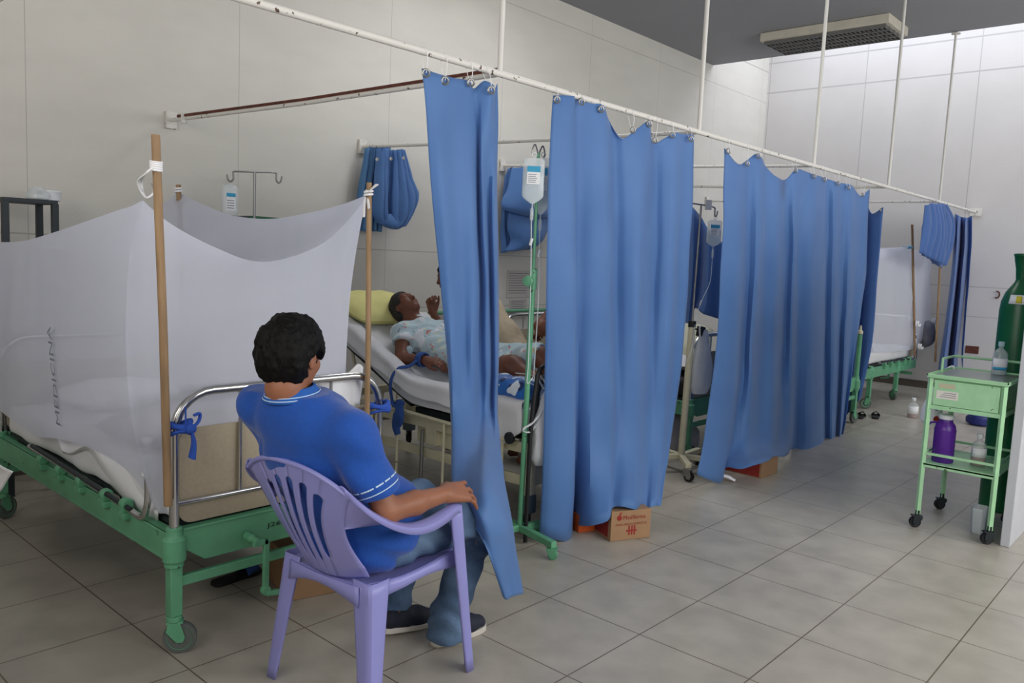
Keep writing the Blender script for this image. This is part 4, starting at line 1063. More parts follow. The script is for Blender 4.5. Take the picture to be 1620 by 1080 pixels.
# jeans
s = SDF((-.85, -.30, -.01), (.08, .42, .70), .0056)
s.ell((-.605, .025, .565), (.16, .195, .118), .04)
s.chain([hipR+np.array([.02, 0, -.01]), (-.32, -.085, .555), kneR], [.108, .090, .071], .04); s.chain([hipL+np.array([.02, 0, -.01]), (-.34, .19, .57), kneL], [.100, .088, .073], .04)
s.chain([kneR, kneR*.5+ankR*.5+np.array([-.015, 0, 0]), ankR+np.array([0, 0, .02]), ankR+np.array([-.01, 0, -.05])], [.073, .070, .072, .082], .03)
s.chain([kneL, kneL*.5+ankL*.5+np.array([-.015, 0, 0]), ankL+np.array([0, 0, .015])], [.073, .068, .070], .03)
dd = (ankL-kneL)/np.linalg.norm(ankL-kneL); s.cut(ankL+dd*.0, dd, (ankL-.13, ankL+.13))
s.cut((0, 0, .022), (0, 0, -1)); s.cut((-.60, .02, .64), (-.1, 0, 1))
idx = np.argwhere(np.abs(s.d) < .05); P = s.lo+idx*s.h
def near(c, r): return np.clip(1-np.linalg.norm(P-np.array(c), axis=1)/r, 0, 1)
f1 = .010*np.sin((P[:, 0]*.6+P[:, 2])*75+5*vnoise(P, 5, 1))*(near(kneR+np.array([-.06, 0, -.08]), .22)+near(kneL+np.array([-.06, 0, -.08]), .22)+near((-.45, -.1, .52), .22)+near(ankR+np.array([0, 0, .03]), .2)+near(ankL+np.array([0, 0, .06]), .2))
s.d[tuple(idx.T)] += (f1*.8+.003*vnoise(P, 16, 3)).astype(np.float32)
jeans = s.build('jeans', M['jeans'], man, 2)
wrap(jeans, (-.14, -.085, .53), (1, 0, .0), .15, 'seam', M['denim_seam'], man, width=.0022, dash=True)
# shoes
M['navy'] = mat('navy_shoe', rgb(30, 34, 50), .7, bump=.2, bscale=80); M['sole'] = mat('white_sole', rgb(206, 200, 190), .6)
def shoe(heel, d, nm='shoe', tilt=0):
    d = np.array(d, float); d /= np.linalg.norm(d); l = np.cross([0, 0, 1.], d); heel = np.array(heel, float)
    s = SDF(heel-.16, heel+d*.28+.17, .005); Pn = lambda a, b, c: heel+d*a+l*b+np.array([0, 0, c+tilt*max(0, .2-a)])
    s.chain([Pn(.035, 0, .05), Pn(.10, 0, .052), Pn(.17, .003, .042), Pn(.235, .004, .032)], [.040, .043, .043, .034], .03)
    s.cone(Pn(.035, 0, .06), Pn(.045, 0, .10), .040, .040, .02); s.carve(Pn(.05, 0, .13), (.035, .035, .04), .01)
    s.cut(Pn(0, 0, .022), (0, 0, -1) if not tilt else (-tilt*d[0], -tilt*d[1], -1)); o = s.build(nm, M['navy'], man, 2)
    so = MB(); outl = [(a, w) for a, w in ((-.006, .012), (.006, .028), (.03, .037), (.10, .039), (.16, .045), (.22, .043), (.255, .03), (.27, .012))]
    poly = [Pn(a, w, 0) for a, w in outl]+[Pn(a, -w, 0) for a, w in outl[::-1]]; k = len(poly)
    so.add(poly+[p+np.array([0, 0, .024]) for p in poly], [tuple(range(k))[::-1], tuple(range(k, 2*k))]+[(i, (i+1) % k, (i+1) % k+k, i+k) for i in range(k)])
    so.build('sole', M['sole'], o, bevel=.004)
    for q in (.09, .115, .14): MB().tube(spline([Pn(q, .028, .075), Pn(q+.004, 0, .088), Pn(q, -.028, .075)], 4), .0032, 6).build('lace', M['navy'], o)
shoe((-.215, .02, 0), (1, -.10, 0)); shoe((-.325, .215, 0), (1, -.14, 0), tilt=.12)
# ---------------------------------------------------------------- second bay: cream bed, patient, visitors
def cream_bed():
    g = M['cream']; x0, x1, y0, y1 = 1.06, 1.93, .64, 2.68
    t = empty('hospital_bed', ((x0+x1)/2, (y0+y1)/2, 0), 'cream painted hospital bed with raised backrest, carrying the patient in a patterned gown', 'bed')
    for x, y in ((x0, y0), (x1, y0), (x0, y1), (x1, y1)):
        l = MB(); l.box2((x-.035, y-.03, .15), (x+.035, y+.03, .52)); lg = l.build('leg', g, t, bevel=.005)
        MB().box2((x-.042, y-.037, .13), (x+.042, y+.037, .24)).build('corner_buffer', mat('grey_blue_buffer', rgb(88, 104, 112), .6) if 'grey_blue_buffer' not in bpy.data.materials else bpy.data.materials['grey_blue_buffer'], lg, bevel=.01)
        caster(lg, x, y, .125, .055, M['dark'], M['rubber'], ang=.8)
    for x in (x0, x1):
        MB().box2((x-.016, y0, .47), (x+.016, y1, .53)).build('side_rail', g, t, bevel=.004)
        MB().box2((x-.012, y0, .28), (x+.012, y1, .34)).build('lower_rail', g, t, bevel=.004)
    for y in (y0, y1):
        MB().box2((x0, y-.016, .47), (x1, y+.016, .53)).build('end_rail', g, t, bevel=.004)
        MB().box2((x0, y-.014, .28), (x1, y+.014, .40)).build('end_panel', g, t, bevel=.004)
        for k in range(5):
            xx = x0+.15+k*.145; MB().cyl((xx, y, .40), (xx, y, .47), .008, 8).build('spindle', g, t)
    m = MB(); m.box2((x0+.02, 1.30, .36), (x0+.16, 1.62, .52)); m.box2((x0-.02, 1.40, .37), (x0+.03, 1.50, .50)); m.build('winding_box', g, t, bevel=.006)
    MB().box2((x0+.05, y0+.03, .53), (x1-.05, 1.68, .575)).build('deck', M['dark'], t, bevel=.004)
    MB().box((1.495, 2.08, .775), (.86, .90, .03), (math.radians(24), 0, 0)).build('back_deck', M['dark'], t, bevel=.004)
    MB().tube([(x0+.06, 2.42, .99), (x0+.04, 2.25, .52)], .012, 8).build('back_prop', g, t)
    # lowered side guard with upright bars
    xx = x0-.055; gd = MB(); gd.tube([(xx, .75, .535), (xx, 2.25, .575)], .012, 10); s = gd.build('side_guard', g, t)
    MB().tube([(xx, .75, .06), (xx, 2.25, .06)], .012, 10).build('guard_bottom_bar', g, s)
    for k, y in enumerate((.80, 1.06, 1.29, 1.73, 1.95, 2.2)): MB().cyl((xx, y, .06), (xx, y, .55), .0085, 10).build('guard_bar', g, s)
    MB().cyl((xx+.02, 1.51, .05), (xx+.02, 1.51, .46), .013, 10).build('grey_post', M['steel'], s)
    MB().lathe([(.03, 0), (.034, .004), (.034, .022), (.03, .026)], (x0-.05, .74, .555), (-1, 0, 0), 18).build('dark_knob', M['dark'], t)
    h = MB().tube(hoop_pts(x0, x1, y0-.035, .45, .93, .13), .016, 12); h.build('footboard_tube', M['dark'], t)
    return t
bed2 = cream_bed()
def tilted(name, rows, thick, material, nu=5, nv=5, amp=.008, sc=8, seed=0, parent=None):
    S = surf(rows, nu, nv); S = S+np.stack([0*S[..., 0], 0*S[..., 0], vnoise(S, sc, seed)*amp], -1)
    a, b = S.shape[:2]; T = S.copy(); T[..., 2] -= thick; mb = MB(); mb.grid(S); mb.grid(T[::-1])
    for e1, e2 in ((S[0], T[0]), (T[-1], S[-1])): mb.grid([e1, e1*.5+e2*.5, e2])
    for e1, e2 in ((T[:, 0], S[:, 0]), (S[:, -1], T[:, -1])): mb.grid([e1, e1*.5+e2*.5, e2])
    return mb.build(name, material, parent)
mp = [(.66, .745), (1.1, .752), (1.55, .752), (1.72, .785), (2.1, .955), (2.50, 1.13)]
m2 = tilted('mattress', [[(x, y, z+(0 if .1 < (x-1.04)/.86 < .9 else -.018)) for x in (1.04, 1.12, 1.3, 1.5, 1.7, 1.84, 1.91)] for y, z in mp], .13, M['sheet'], seed=3)
tag(m2, 'white sheeted mattress bent up at the head, under the patient', 'mattress')
# rumpled sheet hanging over the near side
top = [(1.10, y, z+.012) for y, z in ((.70, .752), (1.0, .756), (1.31, .760), (1.55, .762), (1.72, .80), (1.95, .90), (2.2, 1.01), (2.44, 1.115))]
mid = [(1.025, y, z+.004) for y, z in ((.68, .745), (1.0, .75), (1.31, .752), (1.55, .755), (1.72, .79), (1.95, .89), (2.2, 1.00), (2.44, 1.10))]
low = [(1.002, y, z) for y, z in ((.66, .60), (.85, .50), (1.1, .63), (1.31, .655), (1.62, .68), (1.92, .78), (2.2, .90), (2.44, 1.0))]
mi2 = [(np.array(a)*.5+np.array(b)*.5) for a, b in zip(mid, low)]
S = surf([top, mid, mi2, low], 6, 5); S = S+np.stack([vnoise(S, 12, 4)*.014, 0*S[..., 0], vnoise(S, 10, 8)*.01], -1)
tag(MB().grid(S).build('bed_sheet', M['sheet'], solid=.005), 'rumpled white sheet draped over the near edge of the cream bed', 'sheet')
# pillow
M['yellow'] = mat('yellow_pillowcase', rgb(236, 230, 152), .8, var=.04, scale=6, bump=.5, bscale=14)
def pillow(c, fwd, up, dims, material, label, cat='pillow', seed=1, name='pillow', h=.011):
    f, l, u = basis(fwd, up); c = np.array(c); mb = MB(); n = 28
    for sg in (1, -1):
        G = []
        for a in np.linspace(-1, 1, n):
            r = []
            for b in np.linspace(-1, 1, n):
                hgt = ((1-abs(a)**2.6)*(1-abs(b)**2.6))**.55; pin = 1-.09*(a*a)*(b*b)-.05*((1-a*a)*abs(b)+(1-b*b)*abs(a))*0
                q = c+f*a*dims[0]/2*(1-.07*(1-b*b)*0)*pin+l*b*dims[1]/2*pin+u*sg*dims[2]/2*hgt
                r.append(q)
            G.append(r)
        G = np.array(G); G += u*(vnoise(G, 14, seed)*.008)[..., None]
        mb.grid(G if sg > 0 else G[::-1])
    o = mb.build(name, material, None); return tag(o, label, cat)
pillow((1.37, 2.42, 1.165), (0, 1, .45), (0, -.45, 1), (.40, .60, .17), M['yellow'], 'yellow pillow under the lying patient\'s head')
pillow((1.39, 2.46, 1.105), (0, 1, .45), (0, -.45, 1), (.38, .58, .05), M['clear'], 'clear plastic wrapping under the yellow pillow', 'plastic wrap', name='plastic_wrap')

# -------- patient
M['gown'] = mat('pale_blue_patterned_gown', rgb(198, 220, 226), .85, bump=.4, bscale=18)
def pattern(m, cols):
    nt = m.node_tree; n = nt.nodes; l = nt.links; b = n['Principled BSDF']; tc = n.new('ShaderNodeTexCoord')
    prev = None
    for (c, sc, th) in cols:
        v = n.new('ShaderNodeTexNoise'); v.inputs['Scale'].default_value = sc; v.inputs['Detail'].default_value = 1; l.new(tc.outputs['Object'], v.inputs['Vector'])
        g = n.new('ShaderNodeMath'); g.operation = 'GREATER_THAN'; g.inputs[1].default_value = th; l.new(v.outputs['Fac'], g.inputs[0])
        x = n.new('ShaderNodeMix'); x.data_type = 'RGBA'; l.new(g.outputs[0], x.inputs[0])
        if prev is None: x.inputs[6].default_value = b.inputs['Base Color'].default_value
        else: l.new(prev, x.inputs[6])
        x.inputs[7].default_value = c; prev = x.outputs[2]
    l.new(prev, b.inputs['Base Color'])
pattern(M['gown'], [(rgb(226, 226, 196), 19, .66), (rgb(222, 150, 140), 27, .70), (rgb(120, 150, 150), 33, .72), (rgb(236, 240, 244), 9, .60)])
pat = empty('person', (1.42, 1.6, .76), 'patient in a pale patterned gown lying on the cream bed, eyes towards the ceiling', 'person', None)
PH = np.array([1.42, 2.175, 1.185]); PF = (-.06, -.62, .62); PU = (-.15, .75, .60)
# face points up and towards the foot end; crown on the pillow
PF = np.array([.02, -.52, .85]); PU = np.array([-.06, .86, .50])
s = SDF((.98, .45, .70), (1.85, 2.42, 1.36), .0062)
add_head(s, PH, PF, PU, .98, neck=np.array([1.42, 2.03, 1.06]))
s.chain([(1.42, 1.98, 1.03), (1.43, 1.75, .92), (1.45, 1.50, .87)], [.09, .09, .10], .05)
pshR, pshL = np.array([1.245, 1.99, 1.02]), np.array([1.60, 2.0, 1.03])
pelR = np.array([1.145, 1.87, .862]); pwrR = np.array([1.175, 1.665, .878])
s.chain([pshR*.6+pshL*.4, pshR, pelR], [.06, .055, .046], .04); s.chain([pelR, pwrR], [.044, .030], .02)
add_hand(s, pwrR, (.18, -1, -.02), (-.5, 0, 1), -1, 1.0, curl=(.35, .5, .3), spread=.05, thumb=(.4, .3))
pelL = np.array([1.66, 1.80, .90]); pwrL = np.array([1.56, 1.60, .98])
s.chain([pshL*.6+pshR*.4, pshL, pelL], [.06, .055, .045], .04); s.chain([pelL, pwrL], [.044, .030], .02)
add_hand(s, pwrL, (-.5, -1, -.05), (.1, 0, 1), 1, 1.0, curl=(.3, .4, .3), spread=.05, thumb=(.4, .3))
s.chain([(1.38, 1.48, .87), (1.34, 1.05, .90), (1.33, .86, .83), (1.35, .72, .80)], [.085, .066, .052, .04], .04)
s.chain([(1.52, 1.48, .88), (1.50, .98, .965), (1.50, .82, .86), (1.50, .76, .80)], [.085, .060, .05, .04], .04)
for x in (1.34, 1.50): s.cone((x+.01, .74, .80), (x+.01, .71, .89), .034, .026, .02)
pb = s.build('body', M['skin_d'], pat, 1); add_eyes(PH, PF, PU, pb, .98)
M['hair_g'] = mat('greying_black_hair', rgb(26, 24, 24), .7, col2=rgb(52, 50, 50), scale=90, bump=.4, bscale=160)
add_hair('hair', PH, PF, PU, pat, M['hair_g'], k=1.0, h=.0055, rough_=.002, front=.05)
s = SDF((1.05, .72, .72), (1.85, 2.15, 1.22), .007)
s.ell((1.43, 1.90, .985), (.20, .17, .115), .06, np.stack(basis((1, 0, 0), (0, -.45, 1)), 1)); s.ell((1.44, 1.68, .92), (.185, .24, .115), .06); s.ell((1.45, 1.46, .885), (.185, .2, .11), .06)
s.cone((1.42, 1.99, 1.05), (1.42, 2.04, 1.08), .09, .062, .05)
pd = (pelR-pshR)/np.linalg.norm(pelR-pshR)
s.chain([pshR+np.array([.05, 0, 0]), pshR, pshR+pd*.14], [.08, .074, .072], .03); s.cut(pshR+pd*.085, pd, (pshR+pd*.085-.09, pshR+pd*.085+np.array([.02, .12, .12])))
s.chain([pshL, pshL+(pelL-pshL)*.5], [.075, .068], .03)
s.chain([(1.37, 1.46, .875), (1.35, 1.18, .89)], [.105, .085], .05); s.chain([(1.52, 1.46, .885), (1.50, .98, .965)], [.105, .080], .05)
s.cut((1.45, .955, .95), (.25, -1, -.1)); s.cut((1.42, 2.075, 1.12), (0, .8, .5))
idx = np.argwhere(np.abs(s.d) < .06); P = s.lo+idx*s.h
s.d[tuple(idx.T)] += (.005*np.sin((P@np.array([.7, .8, .5]))*60+4*vnoise(P, 6, 1))+.004*vnoise(P, 20, 2)).astype(np.float32)
s.build('hospital_gown', M['gown'], pat, 2)
# wrist restraint of blue cloth, tied to the bed
k = MB(); wc = pwrR+np.array([-.004, .03, 0])
for dd in (-.014, 0, .014): k.tube([wc+np.array([.045*math.cos(t), dd, .043*math.sin(t)]) for t in np.linspace(0, 2*PI, 18)[:-1]], .011, 8, close=True, flat=.7)
k.tube(spline([wc+np.array([-.045, 0, 0]), (1.085, 1.72, .84), (1.03, 1.78, .815), (.995, 1.80, .73), (.985, 1.775, .64), (.985, 1.75, .575)], 5), .022, 8, flat=.45)
k.tube(spline([(.985, 1.76, .60), (.99, 1.70, .575), (.985, 1.665, .62)], 5), .022, 8, flat=.5)
k.tube(spline([(.985, 1.70, .63), (.975, 1.68, .54), (.985, 1.72, .46), (.985, 1.70, .40)], 5), list(np.linspace(.03, .055, 8))+list(np.linspace(.05, .03, 8)), 10, flat=.3)
tag(k.build('wrist_restraint', M['blue_dark'], None), 'blue cloth band from the patient\'s wrist to the cream bed frame', 'restraint strap')
# folded blue blanket with white flowers
M['blanket'] = mat('blue_flower_blanket', rgb(24, 104, 190), .6, bump=.4, bscale=40, sheen=.3)
pattern(M['blanket'], [(rgb(14, 50, 110), 9, .56), (rgb(226, 238, 246), 13, .60)])
bl = soft_box('blanket', (1.05, .70, .76), (1.27, 1.10, .875), M['blanket'], None, r=.05, amp=.012, sc=16); tag(bl, 'folded blue blanket with white flowers at the foot of the cream bed', 'blanket')

# -------- visitors, mostly behind the curtains
def visitor(label, hip, chest, head, hf, sh, el, wr, handf, handb, ts, kn, an, top_m, pants_m, sleeve=.5, hm='hair', shoeless=False):
    lo = np.min([hip, chest, head, el, wr, *kn, *an], axis=0)-.22; hi = np.max([hip, chest, head, el, wr, *kn, *an], axis=0)+.24
    v = empty('person', (hip[0], hip[1], 0), label, 'person', None)
    hip, chest, head, sh, el, wr = [np.array(q, float) for q in (hip, chest, head, sh, el, wr)]
    h = .0075; s = SDF(lo, hi, h); up = head-chest; up /= np.linalg.norm(up)
    side = np.cross(up, np.array(hf, float)); side /= np.linalg.norm(side); c2 = 2*chest-sh
    add_head(s, head, hf, up*.6+np.array([0, 0, .5]), 1.0, neck=chest+up*.12)
    s.chain([hip, chest], [.11, .10], .05)
    s.chain([chest, sh, el, wr], [.07, .052, .042, .028], .03)
    mir = lambda q: q+side*(-2*((q-chest)@side)); el2, wr2 = mir(el), mir(wr)-np.array([0, 0, .02])
    s.chain([chest, mir(sh), el2, wr2], [.07, .052, .042, .028], .03)
    add_hand(s, wr, handf, handb, ts, 1.0, curl=(.9, 1.2, .8)); add_hand(s, wr2, handf, handb, -ts, 1.0, curl=(.9, 1.2, .8))
    for i, (k_, a_) in enumerate(zip(kn, an)):
        s.chain([hip+np.array(side)*(.09 if i else -.09), k_, a_], [.085, .055, .038], .03)
        s.cone(np.array(a_)+np.array([0, 0, -.04]), np.array(a_)+np.array(hf)*.14*np.array([1, 1, 0])+np.array([0, 0, -.05]), .035, .028, .02)
    s.cut((0, 0, .005), (0, 0, -1)); b = s.build('body', M['skin_d'], v, 1); add_eyes(head, hf, up*.6+np.array([0, 0, .5]), b)
    add_hair('hair', head, hf, up*.6+np.array([0, 0, .5]), v, M[hm], k=1.04, h=.007)
    s = SDF(lo, hi, .009); s.chain([hip+up*.05, chest*.5+hip*.5, chest, chest+up*.1], [.155, .15, .155, .085], .05)
    for a, bb in ((sh, el), (mir(sh), el2)): s.chain([chest, a, a+(bb-a)*sleeve], [.1, .075, .066], .03)
    s.cut(chest+up*.14, up); s.rough(.006, 14, 2).rough(.003, 40, 3); s.build('shirt', top_m, v, 1)
    s = SDF(lo, hi, .009); s.ell(hip, (.165, .165, .13), .04)
    for i, (k_, a_) in enumerate(zip(kn, an)): s.chain([hip+np.array(side)*(.09 if i else -.09), k_, np.array(a_)+np.array([0, 0, .03])], [.105, .08, .062], .03)
    s.cut(hip+up*.09, up); s.rough(.005, 18, 5); s.build('trousers', pants_m, v, 1)
    return v
M['beige_cloth'] = mat('beige_cloth', rgb(196, 180, 152), .85, bump=.3, bscale=30)
M['white_shirt'] = mat('white_shirt', rgb(224, 222, 218), .85, bump=.3, bscale=30)
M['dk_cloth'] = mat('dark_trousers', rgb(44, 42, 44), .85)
# sits on the far side of the cream bed, leaning towards the patient
visitor('visitor in beige behind the cream bed, raised fist by the nearest curtain\'s left edge', (2.34, 1.86, .74), (2.26, 2.22, 1.13), (2.20, 2.545, 1.385), (-.75, .55, -.25), (2.10, 2.12, 1.16), (1.85, 2.22, .96), (1.80, 2.30, 1.13), (-.1, .25, 1), (.3, .8, 0), 1,
        [(2.15, 2.15, .52), (2.45, 2.25, .52)], [(2.15, 2.25, .09), (2.5, 2.35, .09)], M['beige_cloth'], M['beige_cloth'], .25)
visitor('person in a white top beside the second curtain\'s left edge, only a dark elbow showing', (2.68, 1.48, .70), (2.64, 1.55, 1.16), (2.62, 1.56, 1.47), (-.8, .5, -.1), (2.50, 1.42, 1.27), (2.36, 1.66, 1.05), (2.60, 1.86, .98), (.5, 1, -.1), (0, 0, 1), 1,
        [(2.30, 1.6, .52), (2.42, 1.8, .52)], [(2.3, 1.62, .09), (2.42, 1.82, .09)], M['white_shirt'], M['dk_cloth'], .38)
for c, lb in (((2.36, 1.84, 0), 'stool under the visitor in beige'), ((2.70, 1.46, 0), 'stool under the visitor in the white top')):
    c = np.array(c); t = empty('stool', c, lb+', hidden behind the curtains', 'stool'); 
    MB().lathe([(.15, .40), (.165, .405), (.165, .43), (.15, .44)], c, n=24).build('seat', M['dark'], t)
    for a in range(4):
        q = np.array([math.cos(a*PI/2+.7), math.sin(a*PI/2+.7), 0]); MB().cyl(c+q*.17, c+q*.11+np.array([0, 0, .405]), .011, 8).build('leg', M['steel'], t)
# ---------------------------------------------------------------- drip stands, bags
M['fluid'] = mat('clear_fluid', rgb(214, 230, 238), .08, alpha=.5)
M['lab_b'] = mat('label_blue', rgb(60, 160, 200), .6); M['lab_w'] = mat('label_white', rgb(236, 238, 240), .6); M['txt'] = mat('label_ink', rgb(70, 70, 90), .7)
def drip_bag(top, w, h, label, face=(-.75, -.66, 0), group='drip bags', chamber=True, labelled=True, d=.03):
    """soft fluid bag hanging from its loop at top"""
    top = np.array(top, float); f = np.array(face)/np.linalg.norm(face); l = np.cross([0, 0, 1.], f)
    root = empty('drip_bag', top-np.array([0, 0, h+.10]), label, 'drip bag', group)
    rows = []
    for t in np.linspace(0, 1, 20):
        z = -.03-h*t; ww = w/2*(min(1, (t/.05)**.5*.25+.75) if t < .05 else 1)*(1 if t < .82 else max(.16, 1-((t-.82)/.18)**1.6*.84)); dd = d*(.25+.75*math.sin(PI*min(1, .15+t*.9)))
        rows.append([top+l*ww*math.copysign(abs(math.cos(a))**.7, math.cos(a))+f*dd*math.sin(a)*.7+np.array([0, 0, z]) for a in np.linspace(0, 2*PI, 25)[:-1]])
    MB().grid(rows, closeu=True).build('bag', M['clear'], root)
    fl = []
    for r in rows[7:]:
        c = np.mean(r, axis=0); fl.append([c+(q-c)*.93 for q in r])
    m = MB(); m.grid(fl, closeu=True); n0 = len(m.v); m.add(fl[0], [tuple(range(24))]); m.build('fluid', M['fluid'], root)
    MB().tube([top+np.array([0, 0, .012*math.sin(a)-.012])+l*.012*math.cos(a) for a in np.linspace(0, 2*PI, 14)[:-1]], .0025, 6, close=True).build('hanging_loop', M['plw'], root)
    if labelled:
        o = top+f*(d*.72)+np.array([0, 0, -.03-h*.58]); lb = MB().prism([(-w*.30, 0), (w*.30, 0), (w*.30, h*.40), (-w*.30, h*.40)], o, l, (0, 0, 1), f*.001).build('label', M['lab_w'], root)
        MB().prism([(-w*.30, h*.27), (w*.30, h*.27), (w*.30, h*.40), (-w*.30, h*.40)], o+f*.0012, l, (0, 0, 1), f*.0008).build('label_band', M['lab_b'], lb)
        for j in range(5): MB().prism([(-w*.24, h*(.04+j*.042)), (w*(.10+.03*(j % 3)), h*(.04+j*.042)), (w*(.10+.03*(j % 3)), h*(.052+j*.042)), (-w*.24, h*(.052+j*.042))], o+f*.0012, l, (0, 0, 1), f*.0005).build('printed_line', M['txt'], lb)
    b = top+np.array([0, 0, -.03-h])
    if chamber: MB().lathe([(.003, 0), (.004, -.02), (.009, -.03), (.010, -.08), (.004, -.09), (.0035, -.11)], b, n=14).build('drip_chamber', M['clear'], root)
    return root, b-np.array([0, 0, .11])
M['tubing'] = mat('clear_tubing', rgb(226, 236, 238), .15, alpha=.75)
def tubing(pts, label, r=.0026, clamp=None):
    t = empty('drip_tubing', tuple(np.array(pts[-1])), label, 'drip tube', 'drip tubes')
    MB().tube(spline(pts, 8), r, 6).build('tube', M['tubing'], t)
    if clamp is not None: MB().box(clamp, (.014, .012, .04), (.2, .1, 0)).build('roller_clamp', M['plw'], t, bevel=.003)
    return t
gx, gy = .952, .585
t = empty('drip_stand', (gx, gy, 0), 'green drip stand on casters between the first two aisle curtains', 'drip stand', 'drip stands')
MB().cyl((gx-.008, gy, .07), (gx+.004, gy, 1.50), .0155, 14).build('pole', M['green'], t)
MB().cyl((gx+.004, gy, 1.45), (gx, gy, 2.13), .0085, 12).build('upper_rod', M['green'], t)
MB().cyl((gx+.004, gy, 1.41), (gx+.004, gy, 1.52), .021, 16).build('collar', M['green'], t)
kb = MB(); kb.cyl((gx, gy, 1.455), (gx-.045, gy-.01, 1.452), .006, 8); kb.lathe([(.012, 0), (.026, .003), (.030, .010), (.026, .017), (.012, .02)], (gx-.045, gy-.01, 1.452), (-1, -.3, 0), 18); kb.build('tightening_knob', M['green'], t)
hk = MB()
for sg in (-1, 1): hk.tube(spline([(gx, gy, 2.12), (gx+sg*.03, gy, 2.17), (gx+sg*.05, gy, 2.14), (gx+sg*.045, gy, 2.11)], 5), .004, 8)
hk.build('top_hooks', M['steel'], t)
for a, L_ in ((-1.80, .31), (-.25, .16), (1.35, .26), (2.9, .24)):
    d = np.array([math.cos(a), math.sin(a), 0]); e = np.array([gx-.008, gy, 0])+d*L_
    ft = MB().box(((gx-.008+e[0])/2, (gy+e[1])/2, .085), (L_, .036, .036), (0, 0, a)).build('base_arm', M['green'], t, bevel=.003)
    caster(ft, e[0]-d[0]*.02, e[1]-d[1]*.02, .066, .026, M['green'], M['green'], ang=a+.8, w=.026)
drip_bag((gx-.055, gy-.02, 2.125), .115, .235, 'fluid bag at the left of the two on the green drip stand')
drip_bag((gx+.052, gy+.01, 2.14), .09, .30, 'narrower fluid bag at the right of the two on the green drip stand', chamber=True)
tubing([(gx-.055, gy-.02, 1.75), (gx-.04, gy-.02, 1.5), (gx-.03, gy-.02, 1.2), (gx-.025, gy-.02, 1.0), (gx-.03, gy-.022, .9), (gx+.06, gy+.02, .93), (gx+.10, gy+.18, .92)], 'clear tube winding down the left of the green drip stand', clamp=(gx-.05, gy-.02, 1.66))
tubing([(gx+.052, gy+.01, 1.70), (gx+.03, gy-.022, 1.4), (gx+.024, gy-.024, 1.1), (gx+.02, gy-.024, .95), (gx+.06, gy, .88), (gx+.12, gy+.16, .90)], 'clear tube winding down the right of the green drip stand', clamp=(gx+.045, gy, 1.60))
o = MB().tube(spline([(.948, .545, .01), (.955, .55, .6), (.985, .55, .90), (1.01, .55, .97), (1.05, .56, .985)], 6), .0125, 12); tag(o.build('dark_rod', M['black'], None), 'dark cane leaning beside the green drip stand', 'rod')  # plain dark rod with a bent top, use unknown

def plastic_bag(name, c, w, h, d, label, handles, material=None, seed=1, group=None, knot_at=None):
    c = np.array(c, float); rows = []
    for t in np.linspace(0, 1, 22):
        z = h*(1-t); ww = w/2*(.34+.66*min(1, (t/.5))**.7)*(1 if t < .9 else 1-(t-.9)*2.2); dd = d/2*(.25+.75*min(1, t/.6))*(1 if t < .9 else 1-(t-.9)*3)
        rows.append([c+np.array([ww*math.cos(a), dd*math.sin(a), z+.0]) for a in np.linspace(0, 2*PI, 31)[:-1]])
    R = np.array(rows); nn = vnoise(R, 14, seed)*.014+vnoise(R*np.array([1, 1, .3]), 38, seed+1)*.008; R = R+(R-c-np.array([0, 0, h/2]))*np.array([1, 1, 0])*(nn*6)[..., None]
    t = empty(name, tuple(c), label, 'plastic bag', group); m = MB(); m.grid(R, closeu=True); m.add(R[-1], [tuple(range(30))]); m.build('bag_body', material or M['bagp'], t)
    for hp in handles: MB().tube(spline(hp, 5), .0075, 8, flat=.5).build('handle', material or M['bagp'], t)
    return t
plastic_bag('plastic_bag', (1.115, .555, .43), .25, .42, .12, 'white plastic carrier bag hanging beside the green drip stand', [[(1.08, .55, .83), (1.03, .54, .74), (.95, .54, .68), (.905, .55, .66), (.90, .555, .64), (.96, .55, .635), (1.06, .55, .72)], [(1.10, .56, .83), (1.075, .57, .90), (1.03, .58, .925), (1.07, .57, .86), (1.12, .56, .83)]])

# cream stand
sx, sy = 3.045, .80
t = empty('drip_stand', (sx, sy, 0), 'cream drip stand with black casters between the second and third aisle curtains', 'drip stand', 'drip stands')
MB().cyl((sx, sy, .11), (sx+.03, sy, 1.12), .026, 18).build('pole', M['cream'], t)
MB().cyl((sx+.03, sy, 1.11), (sx+.03, sy, 1.155), .030, 18).build('black_cap', M['black'], t)
MB().cyl((sx+.03, sy, 1.15), (sx+.045, sy, 2.02), .0075, 10).build('upper_rod', M['steel'], t)
MB().tube(spline([(sx+.30, sy, 1.995), (sx+.285, sy, 1.955), (sx+.262, sy, 1.96), (sx+.255, sy, 1.99), (sx+.24, sy, 2.02), (sx+.045, sy, 2.025), (sx-.15, sy, 2.02), (sx-.165, sy, 1.99), (sx-.17, sy, 1.96), (sx-.195, sy, 1.955), (sx-.21, sy, 1.995)], 5), .006, 8).build('hook_bar', M['steel'], t)
kb = MB(); kb.cyl((sx+.03, sy, 1.10), (sx+.09, sy-.02, 1.09), .007, 8); kb.box((sx+.115, sy-.03, 1.075), (.05, .05, .075), (0, .2, 0)); kb.build('black_knob', M['black'], t, bevel=.008)
for a in (-1.2, .05, 1.3, 2.55, 3.85):
    d = np.array([math.cos(a), math.sin(a), 0]); e = np.array([sx, sy, 0])+d*.30
    ft = MB().box(((sx+e[0])/2, (sy+e[1])/2, .118), (.30, .045, .038), (0, 0, a)).build('base_arm', M['cream'], t, bevel=.004)
    caster(ft, e[0]-d[0]*.015, e[1]-d[1]*.015, .10, .036, M['steel'], M['rubber'], ang=a+1.0, w=.03)
drip_bag((sx+.272, sy, 1.955), .115, .20, 'half empty fluid bag on the cream drip stand, beside the third aisle curtain')
